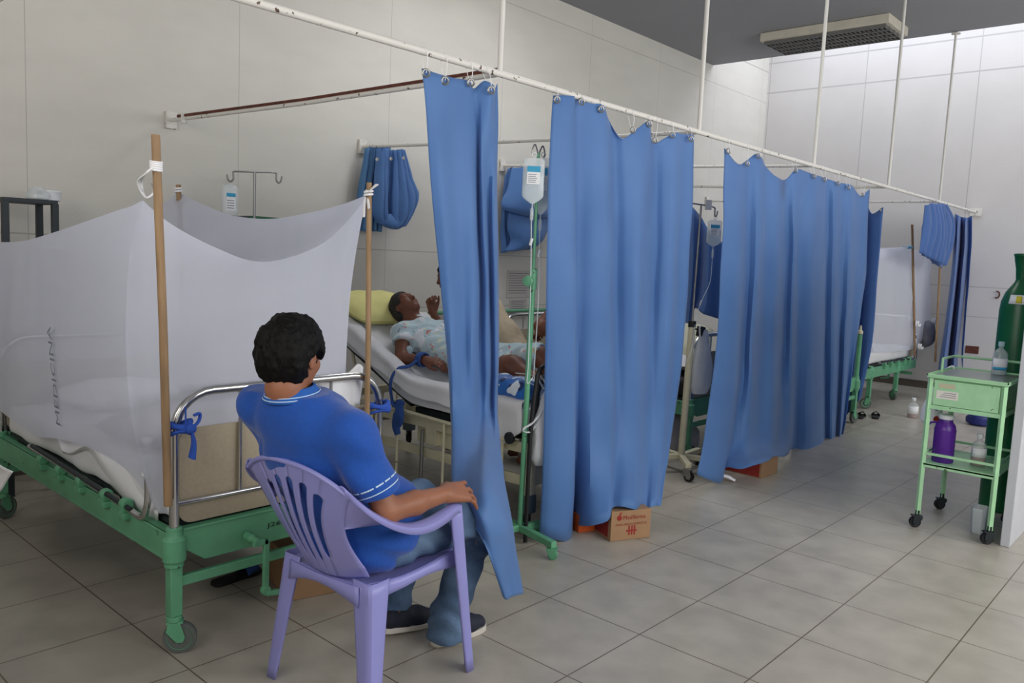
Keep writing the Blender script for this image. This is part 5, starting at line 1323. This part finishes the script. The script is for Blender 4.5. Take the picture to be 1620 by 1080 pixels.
tubing([(sx+.272, sy, 1.61), (sx+.26, sy, 1.45), (sx+.17, sy, 1.33), (sx+.10, sy, 1.22), (sx+.02, sy-.03, 1.12), (sx-.02, sy-.04, .95), (sx-.05, sy-.02, .85)], 'clear tube looping from the fluid bag on the cream drip stand', clamp=(sx+.14, sy, 1.29))
pc = at(1121, 324, 1, .78); MB_ = MB().box(pc, (.05, .002, .075), (0, 0, -.7)); tag(MB_.build('tag_card', M['paper'], None), 'small white card hanging on the hook bar of the cream drip stand', 'card')
plastic_bag('plastic_bag', (3.19, .76, .60), .22, .49, .14, 'white plastic bag hanging from the black knob of the cream drip stand', [[(3.16, .76, 1.08), (3.14, .76, 1.12), (3.12, .76, 1.10), (3.13, .75, 1.0)]], seed=4)

# hook stand behind the nearest bed, with a bottle
c = at(403, 272, 1, 3.2); t = empty('drip_stand', (c[0], 3.2, 0), 'thin steel drip stand with two hooks, rising behind the big net', 'drip stand', 'drip stands')
MB().cyl((c[0], 3.2, .05), (c[0], 3.2, c[2]), .010, 10).build('pole', M['steel'], t)
hp = [at(a, b, 1, 3.2) for a, b in ((359, 276), (361, 284), (365, 287), (369, 283), (369, 275), (372, 271), (403, 272), (434, 273), (437, 277), (437, 284), (440, 289), (444, 287), (446, 279))]
MB().tube(spline(hp, 4), .0065, 8).build('hook_bar', M['steel'], t)
for a in (.3, 1.87, 3.44, 5.0): MB().tube([(c[0], 3.2, .07), (c[0]+.25*math.cos(a), 3.2+.25*math.sin(a), .02)], .012, 8).build('foot', M['steel'], t)
# bottle of solution hanging on that hook stand
def flat_bottle(c, w, d, h, label, cap_up=True, liquid=None):
    c = np.array(c, float); t = empty('solution_bottle', tuple(c), label, 'bottle'); rows = []
    for tt in np.linspace(0, 1, 16):
        sh = 1 if .08 < tt < .86 else (.8+.2*tt/.08 if tt <= .08 else max(.35, 1-((tt-.86)/.14)**2*.65))
        rows.append([c+np.array([w/2*sh*math.copysign(abs(math.cos(a))**.6, math.cos(a)), d/2*sh*math.copysign(abs(math.sin(a))**.6, math.sin(a)), h*tt]) for a in np.linspace(0, 2*PI, 25)[:-1]])
    m = MB(); m.grid(rows, closeu=True); m.add(rows[0], [tuple(range(24))[::-1]]); m.add(rows[-1], [tuple(range(24))]); m.build('bottle_body', M['clear'], t)
    MB().box(c+np.array([-.01, -d/2-.002, h*.42]), (w*.62, .002, h*.56)).build('label', M['lab_w'], t)
    MB().box(c+np.array([-.01, -d/2-.0035, h*.64]), (w*.58, .001, h*.12)).build('label_band', M['lab_b'], t)
    for j in range(4): MB().box(c+np.array([-.012, -d/2-.0035, h*(.22+j*.08)]), (w*.45, .001, h*.018)).build('printed_line', M['txt'], t)
    return t
p = at(363, 340, 1, 3.18); flat_bottle((p[0], 3.18, p[2]), .12, .07, .22, 'clear plastic solution bottle standing behind the big net beside the hook stand')
# ---------------------------------------------------------------- things behind the nearest bed
def frame_table(x0, x1, y0, y1, H, m, label, cat='rack'):
    t = empty('metal_rack', ((x0+x1)/2, (y0+y1)/2, 0), label, cat)
    MB().box2((x0, y0, H-.025), (x1, y1, H)).build('top_shelf', m, t, bevel=.003)
    MB().box2((x0+.02, y0+.02, .5), (x1-.02, y1-.02, .52)).build('lower_shelf', m, t)
    for x in (x0+.015, x1-.015):
        for y in (y0+.015, y1-.015): MB().box2((x-.018, y-.018, 0), (x+.018, y+.018, H-.02)).build('post', m, t, bevel=.002)
    return t
ra = at(4, 311, 1, 3.12); rb = at(92, 311, 1, 3.12)
frame_table(ra[0], rb[0], 3.12, 3.42, ra[2], M['dark'], 'dark green metal rack against the wall at the left photo edge')
pb_ = at(78, 306, 1, 3.24); z = ra[2]
b = MB().lathe([(.055, 0), (.062, .004), (.066, .05), (.070, .055), (.066, .062)], (pb_[0], 3.24, z), n=22).build('plastic_tub', M['plw'], None); tag(b, 'small white plastic tub on top of the dark rack', 'tub')
plastic_bag('plastic_wrapper', (at(58, 306, 1, 3.22)[0], 3.2, z+.001), .13, .075, .12, 'crumpled clear wrapper beside the white tub on the dark rack', [], M['clear'], seed=6)
# green crate and round dark thing peeping over the net
q = at(444, 345, 1, 3.25); t = frame_table(q[0]-.28, q[0]+.16, 3.2, 3.45, q[2], M['dgreen'], 'dark green metal stand whose top edge shows above the sagging net')
q = at(332, 340, 1, 3.3); u_ = MB().lathe([(.05, 0), (.07, .03), (.06, .09), (.02, .12)], (q[0], 3.3, q[2]-.09), n=18)
u_ = u_.build('round_canister', M['steel'], None); tag(u_, 'round grey canister top showing over the net beside the solution bottle', 'canister')
t = frame_table(q[0]-.20, q[0]+.02+.24, 3.20, 3.42, p[2], M['dark'], 'dark bedside rack hidden behind the big net, under the solution bottle')
# pillow corner and folded white cloth on the nearest bed's foot end
S = surf([[at(a, b, 1, y) for a, b, y in r] for r in (
    [(506,598,.71),(530,592,.70),(548,592,.71),(566,576,.70),(573,580,.71)],
    [(508,625,.71),(530,618,.69),(550,622,.71),(562,606,.70),(571,612,.74)],
    [(510,655,.71),(535,650,.69),(550,655,.72),(560,645,.71),(566,650,.74)],
    [(514,700,.71),(540,700,.70),(552,700,.74),(560,690,.74),(564,695,.76)])], 6, 6)
tag(MB().grid(S).build('white_pad', M['cloth_w'], solid=.012), 'white cloth pad propped at the foot of the nearest bed, beyond the man\'s face', 'pad')
# cloth corner entering at the left edge of the photo
S = surf([[at(a, b, 0, x) for a, b, x in r] for r in ([(-60,690,-1.40),(-30,712,-1.40),(0,736,-1.4),(20,746,-1.4)], [(-60,730,-1.38),(-30,745,-1.37),(0,752,-1.38),(12,757,-1.4)], [(-60,800,-1.4),(-30,795,-1.4),(-8,784,-1.4),(2,774,-1.4)])], 6, 6)
hang = empty('linen_trolley', (at(-40, 740, 0, -1.4)[0], at(-40, 740, 0, -1.4)[1], 0), 'white linen corner hanging in at the left photo edge from a trolley outside', 'linen')
MB().grid(S).build('linen', M['cloth_w'], hang, solid=.006)
q = at(-60, 690, 0, -1.4); MB().cyl((q[0], q[1], 0), (q[0], q[1], q[2]+.3), .015, 10).build('post', M['steel'], hang); MB().cyl((q[0], q[1]-.2, q[2]), (q[0], q[1]+.25, q[2]+.0), .012, 10).build('rail', M['steel'], hang)
# wooden post and dark rail end at the far left
# papers on the wall
for (a, b_, c_, d_), lb in (((803, 427, 837, 470), 'upper sheet of paper taped to the wall, seen between the first two curtains'), ((806, 473, 832, 503), 'lower sheet of paper taped to the wall, seen between the first two curtains')):
    A = at(a, b_, 1, 3.595); B_ = at(c_, d_, 1, 3.595)
    o = MB().box2((A[0], 3.592, B_[2]), (B_[0], 3.598, A[2])).build('wall_paper_sheet', mat('aged_paper', rgb(196, 190, 184), .8) if 'aged_paper' not in bpy.data.materials else bpy.data.materials['aged_paper'], None, smooth=False); tag(o, lb, 'paper')
    for j in range(9):
        zz = A[2]-(A[2]-B_[2])*(.12+j*.09); MB().box2((A[0]+.02, 3.5905, zz), (B_[0]-.03-.02*(j % 3), 3.592, zz+.004)).build('printed_line', M['txt'], o)
A = at(786, 493, 1, 3.5); B_ = at(836, 494, 1, 3.5)
gp = empty('wall_pipe', (A[0], 3.5, 0), 'green pipe running low along the wall behind the green drip stand', 'pipe')
MB().cyl((A[0]-.9, 3.56, A[2]), (B_[0]+1.4, 3.56, A[2]), .018, 12).build('pipe', M['green'], gp)
for x in (A[0]-.6, A[0]+.7): MB().box2((x-.015, 3.56, A[2]-.022), (x+.015, 3.6, A[2]+.022)).build('pipe_clip', M['steel'], gp)

# ---------------------------------------------------------------- boxes on the floor
def carton(c0, ux, w, d, h, label, front=None, side_red=None, name='cardboard_box', m=None):
    """c0: near corner on the floor, ux: direction of the front face"""
    ux = np.array(ux, float); ux /= np.linalg.norm(ux); uy = np.array([-ux[1], ux[0], 0]); c0 = np.array(c0, float); mm = m or M['card']
    t = empty(name, c0+ux*w/2+uy*d/2, label, 'box', None)
    MB().prism([(0, 0), (w, 0), (w, d), (0, d)], c0+np.array([0, 0, .001]), ux, uy, (0, 0, h)).build('carton', mm, t, smooth=False, bevel=.003)
    MB().prism([(0, d*.48), (w, d*.48), (w, d*.5), (0, d*.5)], c0+np.array([0, 0, h]), ux, uy, (0, 0, .0018)).build('lid_seam', M['rust'], t, smooth=False)
    if side_red:
        MB().prism([(side_red[0]*d, side_red[1]*h), (side_red[2]*d, side_red[1]*h), (side_red[2]*d, side_red[3]*h), (side_red[0]*d, side_red[3]*h)], c0-ux*.0012, uy, (0, 0, 1), ux*.001).build('red_print', M['red'], t, smooth=False)
    return t, c0, ux, uy
c0 = np.array([1.338, .247, 0]); ux = np.array([.239, -.111, 0])
t, c0, ux, uy = carton(c0, ux, .262, .30, .172, 'cardboard box with red lettering under the hem of the second curtain', side_red=(.1, .1, .95, .8))
n_ = -uy
sign_text('Medifarma', c0+n_*.001+ux*.075+np.array([0, 0, .122]), ux, (0, 0, 1), .036, M['red'], 'brand_lettering', t, width=.150)
MB().lathe([(.016, 0), (.016, .0012)], c0+n_*.0005+ux*.052+np.array([0, 0, .134]), tuple(n_), 18).build('round_mark', M['red'], t)
MB().prism([(.048, .146), (.055, .164), (.070, .168), (.058, .150)], c0+n_*.0002, ux, (0, 0, 1), n_*.001).build('leaf_mark', M['red'], t)
sign_text('PARA MEDICAMENTOS', c0+n_*.001+ux*.03+np.array([0, 0, .088]), ux, (0, 0, 1), .018, M['red'], 'small_lettering', t, width=.205)
for a in (0, 1, 2): MB().prism([(.115+a*.018, .03), (.125+a*.018, .03), (.125+a*.018, .085), (.115+a*.018, .085)], c0+n_*.0002, ux, (0, 0, 1), n_*.0008).build('handling_mark', M['red'], t)
MB().prism([(.10, .05), (.17, .05), (.17, .06), (.10, .06)], c0+n_*.0002, ux, (0, 0, 1), n_*.0009).build('handling_mark', M['red'], t)
ob = at(905, 842, 2, 0); carton(ob+np.array([.02, -.03, 0]), (1, -.45, 0), .13, .16, .10, 'orange box between the second curtain and the lettered cardboard box', m=mat('orange_card', rgb(206, 92, 36), .6), name='orange_box')
c1 = at(1204, 757, 2, 0); d1 = at(1230, 748, 2, 0)-c1; carton(c1, d1, .26, .36, .14, 'reddish cardboard box under the hem of the third aisle curtain', side_red=(.05, .05, .98, .95))
c2 = at(455, 952, 2, 0); d2 = at(556, 932, 2, 0)-c2; L2 = np.linalg.norm(d2)
t, c0, ux, uy = carton(c2, d2, .42, .30, .20, 'cardboard box with a red triangle, on the floor behind the lilac chair')
MB().prism([(.22, .02), (.40, .02), (.30, .12)], c0-uy*.0012, ux, (0, 0, 1), uy*.001).build('red_triangle', M['red'], t)
# slipper under the nearest bed
def slipper(c, a, m, label, teal=False):
    c = np.array(c, float); t = empty('slipper', c, label, 'slipper', None); d = np.array([math.cos(a), math.sin(a), 0]); l = np.array([-math.sin(a), math.cos(a), 0])
    out = [(-.13, .02), (-.11, .035), (0, .035), (.07, .045), (.12, .03), (.13, .01)]; poly = out+[(x, -y) for x, y in out[::-1]]
    MB().prism(poly, c+np.array([0, 0, .001]), d, l, (0, 0, .02)).build('sole', m, t, bevel=.004)
    MB().grid([[c+d*(x+.03)+l*(.045*math.cos(b)*(1-.2*k))+np.array([0, 0, .018+.035*math.sin(b)]) for b in np.linspace(0, PI, 10)] for k, x in enumerate((0, .03, .06, .08))]).build('strap', M['blue_dark'] if teal else m, t, solid=.004)
q = at(375, 915, 2, 0); slipper(q, .1, M['black'], 'dark slipper under the foot end of the nearest bed', True)
q1 = at(1385, 660, 2, 0); slipper(q1, .3, M['black'], 'dark slipper near the wheels of the far green bed, the right of two')
q2 = at(1362, 660, 2, 0); slipper(q2, .2, M['black'], 'dark slipper near the wheels of the far green bed, the left of two')

# ---------------------------------------------------------------- third, fourth and fifth beds
bed3 = copy_tree(bed1); bed3.location = Vector((3.88, .95+1.03, 0)); bed3['label'] = 'green hospital bed in the dark gap behind the cream drip stand'
bed4 = copy_tree(bed1); bed4.location = Vector((5.785, .64+1.03, 0)); bed4['label'] = 'green hospital bed whose corner post shows past the third aisle curtain'
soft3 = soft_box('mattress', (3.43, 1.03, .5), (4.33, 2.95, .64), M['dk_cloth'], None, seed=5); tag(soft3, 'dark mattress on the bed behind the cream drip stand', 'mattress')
pillow((3.85, 1.6, .73), (1, .2, 0), (0, 0, 1), (.8, .9, .16), M['cloth_w'], 'crumpled white bedding on the bed behind the cream drip stand', 'bedding', name='bedding', seed=8)
pillow((4.05, 1.45, .90), (1, .2, .5), (0, 0, 1), (.5, .5, .2), mat('cream_cloth', rgb(216, 214, 186), .8), 'pale folded cloth seen beyond the hanging plastic bag', 'cloth', name='folded_cloth', seed=9)
bin_m = mat('clear_sack', rgb(206, 200, 204), .35, alpha=.8, bump=.8, bscale=22)
q = at(1085, 728, 2, 0); plastic_bag('plastic_sack', (3.62, 1.22, .02), .55, .30, .42, 'stuffed clear sack on the floor behind the cream drip stand', [], bin_m, seed=11)
plastic_bag('plastic_sack', (3.50, 1.42, .02), .45, .40, .3, 'yellow and dark sack on the floor behind the cream drip stand', [], mat('yellow_sack', rgb(190, 176, 40), .5, col2=rgb(40, 40, 44), scale=12), seed=13)
q = at(1155, 762, 2, 0); k = MB().tube(spline([q+np.array([-.02, .10, .03]), q+np.array([0, .03, .035]), q+np.array([.02, -.03, .012])], 5), [.03]*4+[.025]*4+[.02]*3, 8, flat=.5); tag(k.build('tissue', M['cloth_w'], None), 'twisted white tissue on the floor by the hem of the third curtain', 'tissue')
# far bed with its own net
fx = at(1385, 650, 2, 0)
for c_ in list(bed4.children):
    if c_.name.startswith('footboard'):
        for d_ in list(c_.children): bpy.data.objects.remove(d_)
        bpy.data.objects.remove(c_)
for sg in (-1, 1):
    x_, y_ = 5.785+sg*.485, .64; bed4['_w'] = [5.785, 1.67, 0]
    cp = MB().cyl((x_, y_, .45), (x_, y_, .94), .024, 14).build('corner_post', M['green'], bed4)
    MB().lathe([(.02, .94), (.027, .945), (.027, .97), (.012, .985), (.008, 1.03)], (x_, y_, 0), n=14).build('post_knob', M['cream'], cp)
bed5 = copy_tree(bed1); bed5.location = Vector((8.02, 1.335, 0)); bed5.rotation_euler = (0, 0, PI/2)
for c_ in bed5.children:
    if c_.name.startswith('leg'):
        ym = np.mean([v.co.y for v in c_.data.vertices]); c_.location.y += .72 if ym < 0 else -.36
bed5['label'] = 'far green hospital bed under a small white net, near the end wall'
o5 = np.array([7.72, .85, 0])
mt5 = soft_box('mattress', (7.06, .90, .5), (8.98, 1.78, .64), M['sheet'], None, seed=7); tag(mt5, 'white sheeted mattress inside the far small mosquito net', 'mattress')
s5 = [(at(1443, 355, 1, .80), at(1447, 552, 1, .80), .015, 'dark wooden stick at the foot of the far bed, left of two'), (at(1487, 420, 1, .56), at(1480, 560, 1, .56), .013, 'lighter wooden stick beside the bundled curtain, right of two')]
for a, b_, r_, lb in s5:
    d = (a-b_)/np.linalg.norm(a-b_); stick(b_-d*.10, a+(d*.45 if 'lighter' in lb else 0), r_, lb)
n5 = empty('mosquito_net', (8.02, 1.33, .6), 'small white mosquito net over the far green bed, by the end wall', 'mosquito net', 'mosquito nets')
fA, fB = at(1372, 392, 1, .83), at(1440, 391, 1, .83); bA, bB = at(1380, 556, 1, .84), at(1447, 552, 1, .84)
fB2, bB2 = at(1474, 393, 1, .83), at(1474, 500, 1, .83)
W_ = [[fA, fA*.5+fB*.5-np.array([0, 0, .02]), fB, fB*.55+fB2*.45-np.array([0, 0, .05]), fB2]]
W_.append([at(1374, 470, 1, .83), at(1408, 470, 1, .80), at(1444, 470, 1, .83), at(1459, 465, 1, .81), at(1473, 460, 1, .84)])
W_.append([at(1378, 530, 1, .84), at(1410, 538, 1, .80), at(1444, 535, 1, .84), at(1458, 520, 1, .81), at(1471, 500, 1, .84)])
W_.append([bA, at(1412, 556, 1, .83), bB, at(1457, 540, 1, .81), at(1468, 520, 1, .84)])
S = surf(W_, 8, 8); S = S+np.stack([0*S[..., 0], vnoise(S*np.array([1, 1, .4]), 8, 3)*.03, 0*S[..., 0]], -1)
m = MB(); m.grid(S)
hA, hB = np.array([6.95, 1.8, fA[2]]), np.array([9.1, 1.8, fA[2]])
m.grid(surf([[fA, (fA+hA)/2-np.array([0, 0, .08]), hA], [fB, (fB+hB)/2-np.array([0, 0, .1]), hB]], 6, 8)); m.grid(surf([[fA, (fA+hA)/2-np.array([0, 0, .08]), hA], [bA, (bA+np.array([6.95, 1.8, .6]))/2, np.array([6.95, 1.8, .6])]], 6, 8))
m.build('netting', M['net'], n5)
knot(n5, at(1440, 391, 1, .80), (0, 0, 1), .022, m=mat('pale_blue_tape', rgb(120, 176, 206), .7), tail=(-.1, 0, -.02))
# bundle wrapped in white tape at the corner of the far bed
c = at(1466, 528, 1, .80); tg = pillow(c, (1, 0, .2), (0, -1, .1), (.30, .34, .2), mat('grey_cloth', rgb(128, 128, 138), .8, var=.2, scale=9), 'grey cloth bundle tied at the corner of the far bed', 'bundle', name='cloth_bundle', seed=3)
for a, b_, w_ in ((1452, 512, 'upper left'), (1478, 508, 'right'), (1456, 548, 'bottom')): k = knot(None, at(a, b_, 1, .74), (0, 1, 0), .03, name='tape_knot', tail=(.05, 0, -.04)); tag(k, 'white tape knot at the '+w_+' of the grey bundle on the far bed', 'tape', 'tape knots on the far bundle')
# brown bottle on the floor
def round_bottle(base, r, h, label, body, cap, liquid=None, lab=None, cat='bottle', fill=.5, name='bottle'):
    base = np.array(base, float); t = empty(name, base, label, cat)
    MB().lathe([(r*.9, 0), (r, .006), (r, h*.62), (r*.85, h*.70), (r*.34, h*.80), (r*.32, h*.88)], base, n=26).build('bottle_body', body, t)
    if liquid: MB().lathe([(r*.86, .003), (r*.94, .009), (r*.94, h*.62*fill)], base, n=26).build('liquid', liquid, t)
    MB().lathe([(r*.40, h*.86), (r*.42, h*.87), (r*.42, h*.99), (r*.36, h)], base, n=20).build('cap', cap, t)
    if lab:
        lb = MB(); lb.grid([[base+np.array([(r+.001)*math.cos(a), (r+.001)*math.sin(a), z]) for a in np.linspace(PI*.72, PI*1.62, 14)] for z in (h*lab[0], h*lab[1])]); l_ = lb.build('label', M['lab_w'], t, solid=.0006)
        if lab[2]: 
            lb = MB(); lb.grid([[base+np.array([(r+.0018)*math.cos(a), (r+.0018)*math.sin(a), z]) for a in np.linspace(PI*.8, PI*1.5, 12)] for z in (h*(lab[0]+.03), h*(lab[0]+.12))]); lb.build('label_band', M['lab_b'], l_, solid=.0005)
    return t
M['amber'] = mat('amber_liquid', rgb(150, 70, 36), .15); M['glass'] = mat('clear_glass', rgb(220, 228, 228), .06, alpha=.35)
round_bottle(at(1443, 660, 2, 0), .055, .22, 'brown glass bottle with white label on the floor by the end wall', M['glass'], M['plw'], M['amber'], (.2, .6, False), fill=.35)

# ---------------------------------------------------------------- instrument trolley
g = M['mint']; TX0, TX1, TY0, TY1, TH = 3.06, 3.62, -1.285, -.885, .965
tr = empty('instrument_trolley', ((TX0+TX1)/2, (TY0+TY1)/2, 0), 'mint green metal trolley with one drawer and a lower shelf, at the right', 'trolley')
for x, y, sx_, sy_ in ((TX0, TY0, 1, 1), (TX0, TY1, 1, -1), (TX1, TY0, -1, 1), (TX1, TY1, -1, -1)):
    bx_, by_ = x-.03*sx_*0, y
    l = MB(); l.tube([(x, y, .085), (x, y, TH-.01)], .0165, 4); lg = l.build('leg', g, tr, smooth=False)
    caster(lg, x, y, .08, .034, M['dark'], M['rubber'], ang=2.2, w=.028)
MB().box2((TX0-.02, TY0-.02, TH-.012), (TX1+.02, TY1+.02, TH)).build('top_plate', g, tr, bevel=.003)
lip = MB()
for a, b_ in (((TX0-.02, TY0-.02), (TX0-.014, TY1+.02)), ((TX1+.014, TY0-.02), (TX1+.02, TY1+.02)), ((TX0-.02, TY0-.02), (TX1+.02, TY0-.014)), ((TX0-.02, TY1+.014), (TX1+.02, TY1+.02))): lip.box2((a[0], a[1], TH), (b_[0], b_[1], TH+.012))
lip.build('top_rim', g, tr)
MB().box2((TX0+.03, TY0+.01, TH+.001), (TX1-.02, TY1-.01, TH+.006)).build('steel_tray', mat('worn_steel_sheet', rgb(150, 156, 150), .28, .6, var=.1), tr)
MB().tube([(TX1-.28, TY1+.012, TH), (TX1-.28, TY1+.012, TH+.085), (TX1+.01, TY1+.012, TH+.085), (TX1+.01, TY0-.012, TH+.085), (TX1-.1, TY0-.012, TH+.085), (TX1-.1, TY0-.012, TH)], .0085, 8).build('push_rail', g, tr)
MB().box2((TX0+.012, TY0+.018, TH-.185), (TX1-.01, TY1-.018, TH-.014)).build('drawer_case', g, tr, bevel=.002)
dr = MB().box2((TX0-.006, TY0+.022, TH-.178), (TX0+.012, TY1-.022, TH-.022)).build('drawer', g, tr, bevel=.003)
MB().box2((TX0-.0075, TY1-.16, TH-.135), (TX0-.006, TY1-.04, TH-.085)).build('paper_label', M['paper'], dr, smooth=False)
MB().box2((TX0-.0075, TY1-.14, TH-.068), (TX0-.006, TY1-.05, TH-.04)).build('faded_label', mat('faded_tape', rgb(196, 190, 160), .7), dr, smooth=False)
for j in range(3): MB().box2((TX0-.0082, TY1-.15, TH-.122+j*.012), (TX0-.0075, TY1-.06-.01*j, TH-.1195+j*.012)).build('printed_line', M['txt'], dr)
for x in (TX0, TX1): MB().box2((x-.008, TY0, TH-.205), (x+.008, TY1, TH-.18)).build('cross_bar', g, tr)
for y in (TY0, TY1): MB().box2((TX0, y-.008, TH-.205), (TX1, y+.008, TH-.18)).build('side_bar', g, tr)
MB().box2((TX0-.01, TY0-.01, .405), (TX1+.01, TY1+.01, .418)).build('lower_shelf', g, tr, bevel=.002)
for x in (TX0, TX1): MB().box2((x-.006, TY0, .47), (x+.006, TY1, .485)).build('shelf_rail', g, tr); MB().box2((x-.01, TY0, .393), (x+.01, TY1, .42)).build('shelf_edge', g, tr)
for y in (TY0, TY1): MB().box2((TX0, y-.006, .47), (TX1, y+.006, .485)).build('shelf_rail', g, tr)
# on the trolley
M['purple'] = mat('purple_plastic', rgb(84, 34, 140), .32, var=.05)
th = empty('thermos_jug', (3.18, -.965, .419), 'purple thermos jug with white cap on the trolley\'s lower shelf', 'thermos'); B0 = np.array([3.18, -.965, .419])
MB().lathe([(.058, 0), (.062, .006), (.062, .20), (.056, .235), (.040, .255), (.038, .275)], B0, n=30).build('jug_body', M['purple'], th)
MB().lathe([(.042, .272), (.044, .276), (.044, .296), (.038, .300)], B0, n=26).build('cap', M['plw'], th)
MB().tube(spline([B0+np.array([-.01, .045, .245]), B0+np.array([-.02, .085, .235]), B0+np.array([-.02, .100, .18]), B0+np.array([-.02, .098, .09]), B0+np.array([-.01, .085, .045]), B0+np.array([0, .055, .035])], 5), .0095, 10, flat=.7).build('handle', M['purple'], th)
for z in (.05, .20): MB().lathe([(.0625, z), (.0635, z+.002), (.0635, z+.006), (.0625, z+.008)], B0, n=30).build('raised_band', M['purple'], th)
round_bottle((3.26, -1.145, .419), .042, .20, 'small bottle half full of brown liquid on the trolley\'s lower shelf', M['glass'], M['plw'], M['amber'], (.28, .56, False), fill=.75)
round_bottle((3.50, -1.16, TH+.007), .042, .21, 'clear water bottle with blue label on top of the mint green trolley', M['glass'], mat('pale_cap', rgb(180, 206, 214), .4), M['fluid'], (.12, .50, True), fill=.8)
q = at(1510, 640, 0, 3.9); 
# bags and bits behind the trolley
pbx = plastic_bag('plastic_bag', (3.60, -.775, .57), .15, .26, .13, 'white carrier bag with red and blue print hanging left of the trolley', [[(3.60, -.775, .82), (3.61, -.82, .93), (3.615, -.85, .97), (3.615, -.875, .975), (3.615, -.86, .93), (3.60, -.80, .82)]], M['cloth_w'], seed=15)
MB().lathe([(.022, 0), (.022, .002)], (3.545, -.82, .62), (-.75, -.66, 0), 14).build('red_print', M['red'], pbx); MB().lathe([(.012, 0), (.012, .002)], (3.545, -.815, .69), (-.75, -.66, 0), 12).build('blue_print', M['blue_tie'], pbx)
bb = at(1548, 672, 2, 0); plastic_bag('blue_bin', (bb[0], bb[1], .001), .24, .20, .24, 'blue waste bag standing on the floor beyond the trolley', [], mat('blue_liner', rgb(30, 40, 110), .5), seed=17)
# ---------------------------------------------------------------- oxygen cylinder
OC = np.array([3.94, -1.160, 0]); oc = empty('oxygen_cylinder', OC, 'tall dark green oxygen cylinder standing behind the trolley', 'gas cylinder')
MB().lathe([(.105, 0), (.116, .012), (.118, .03), (.118, 1.37), (.112, 1.43), (.092, 1.49), (.062, 1.535), (.046, 1.56), (.040, 1.58)], OC, n=40).build('cylinder_body', M['dgreen'], oc)
MB().lathe([(.040, 1.57), (.043, 1.60), (.047, 1.65), (.058, 1.70), (.062, 1.73), (.066, 1.734), (.066, 1.746), (.058, 1.75)], OC, n=30).build('valve_guard', M['dgreen'], oc)
lb = MB(); lb.grid([[OC+np.array([(r)*math.cos(a), (r)*math.sin(a), z]) for a in np.linspace(PI*.86, PI*1.42, 14)] for r, z in ((.1165, 1.415), (.101, 1.475))]); l_ = lb.build('hazard_label', M['lab_w'], oc, solid=.0008)
lb = MB(); lb.grid([[OC+np.array([(r)*math.cos(a), (r)*math.sin(a), z]) for a in np.linspace(PI*.98, PI*1.08, 4)] for r, z in ((.1160, 1.422), (.104, 1.468))]); lb.build('yellow_diamond', mat('label_yellow', rgb(220, 206, 60), .6), l_, solid=.0012)
lb = MB(); lb.grid([[OC+np.array([(r)*math.cos(a), (r)*math.sin(a), z]) for a in np.linspace(PI*1.13, PI*1.40, 8)] for r, z in ((.052, 1.655), (.0625, 1.715))]); l2 = lb.build('guard_label', M['lab_w'], oc, solid=.0008)
lb = MB(); lb.tube([OC+np.array([.059*math.cos(PI*1.24+.22*math.cos(t)), .059*math.sin(PI*1.24+.22*math.cos(t)), 1.685+.017*math.sin(t)]) for t in np.linspace(0, 2*PI, 16)[:-1]], .003, 6, close=True); lb.build('red_mark', M['red'], l2)
# translucent jug on the floor
JC = at(1549, 850, 2, 0); jc = empty('plastic_jug', JC, 'translucent white plastic container on the floor behind the trolley\'s right wheel', 'container')
JC = JC+np.array([.10, .03, 0]); jc.location = JC; jc['_w'] = list(JC)
MB().grid([[JC+np.array([w_*sx2, w_*.7*sy2, z]) for sx2, sy2 in ((-1, -.6), (-.6, -1), (.6, -1), (1, -.6), (1, .6), (.6, 1), (-.6, 1), (-1, .6))] for z, w_ in ((.002, .045), (.01, .05), (.16, .06), (.165, .062))], closeu=True).build('jug_body', M['clear'], jc, solid=.003)
# wall bits
q = at(1577, 466, 0, X1-.03); o = MB().tube([q+np.array([0, .03*math.cos(a), .045*math.sin(a)]) for a in np.linspace(PI*.4, PI*1.7, 12)], .009, 8); tag(o.build('wall_hook', M['rust'], None), 'small dark red hook on the end wall left of the oxygen cylinder', 'hook')
q = at(1538, 553, 0, X1); ob_ = MB().box((X1-.008, q[1], q[2]), (.014, .16, .10), (0, 0, 0)).build('wall_socket', M['rust'], None, bevel=.003); tag(ob_, 'broken brown wall socket low on the end wall', 'socket')

# stencilled number on the nearest bed's foot beam
eb = [c_ for c_ in bed1.children if c_.name.startswith('end_beam')][0]
q = at(423, 834, 1, BY-.0085); sign_text('J26', (q[0], BY-.0092, q[2]), (1, 0, 0), (0, 0, 1), .026, M['black'], 'stencil_number', eb, width=.062)
# what lies under the big net
bk = pillow((-.55, 1.35, .72), (1, .3, 0), (0, 0, 1), (.62, .75, .20), mat('brown_blanket', rgb(120, 96, 92), .9, col2=rgb(168, 160, 168), scale=7), 'brownish bedding heap dimly visible through the big white net', 'bedding', name='bedding', seed=21)
pillow((-.50, 2.35, .72), (1, 0, 0), (0, 0, 1), (.6, .4, .16), M['cloth_w'], 'white pillow inside the big net at the head of the nearest bed', seed=22)
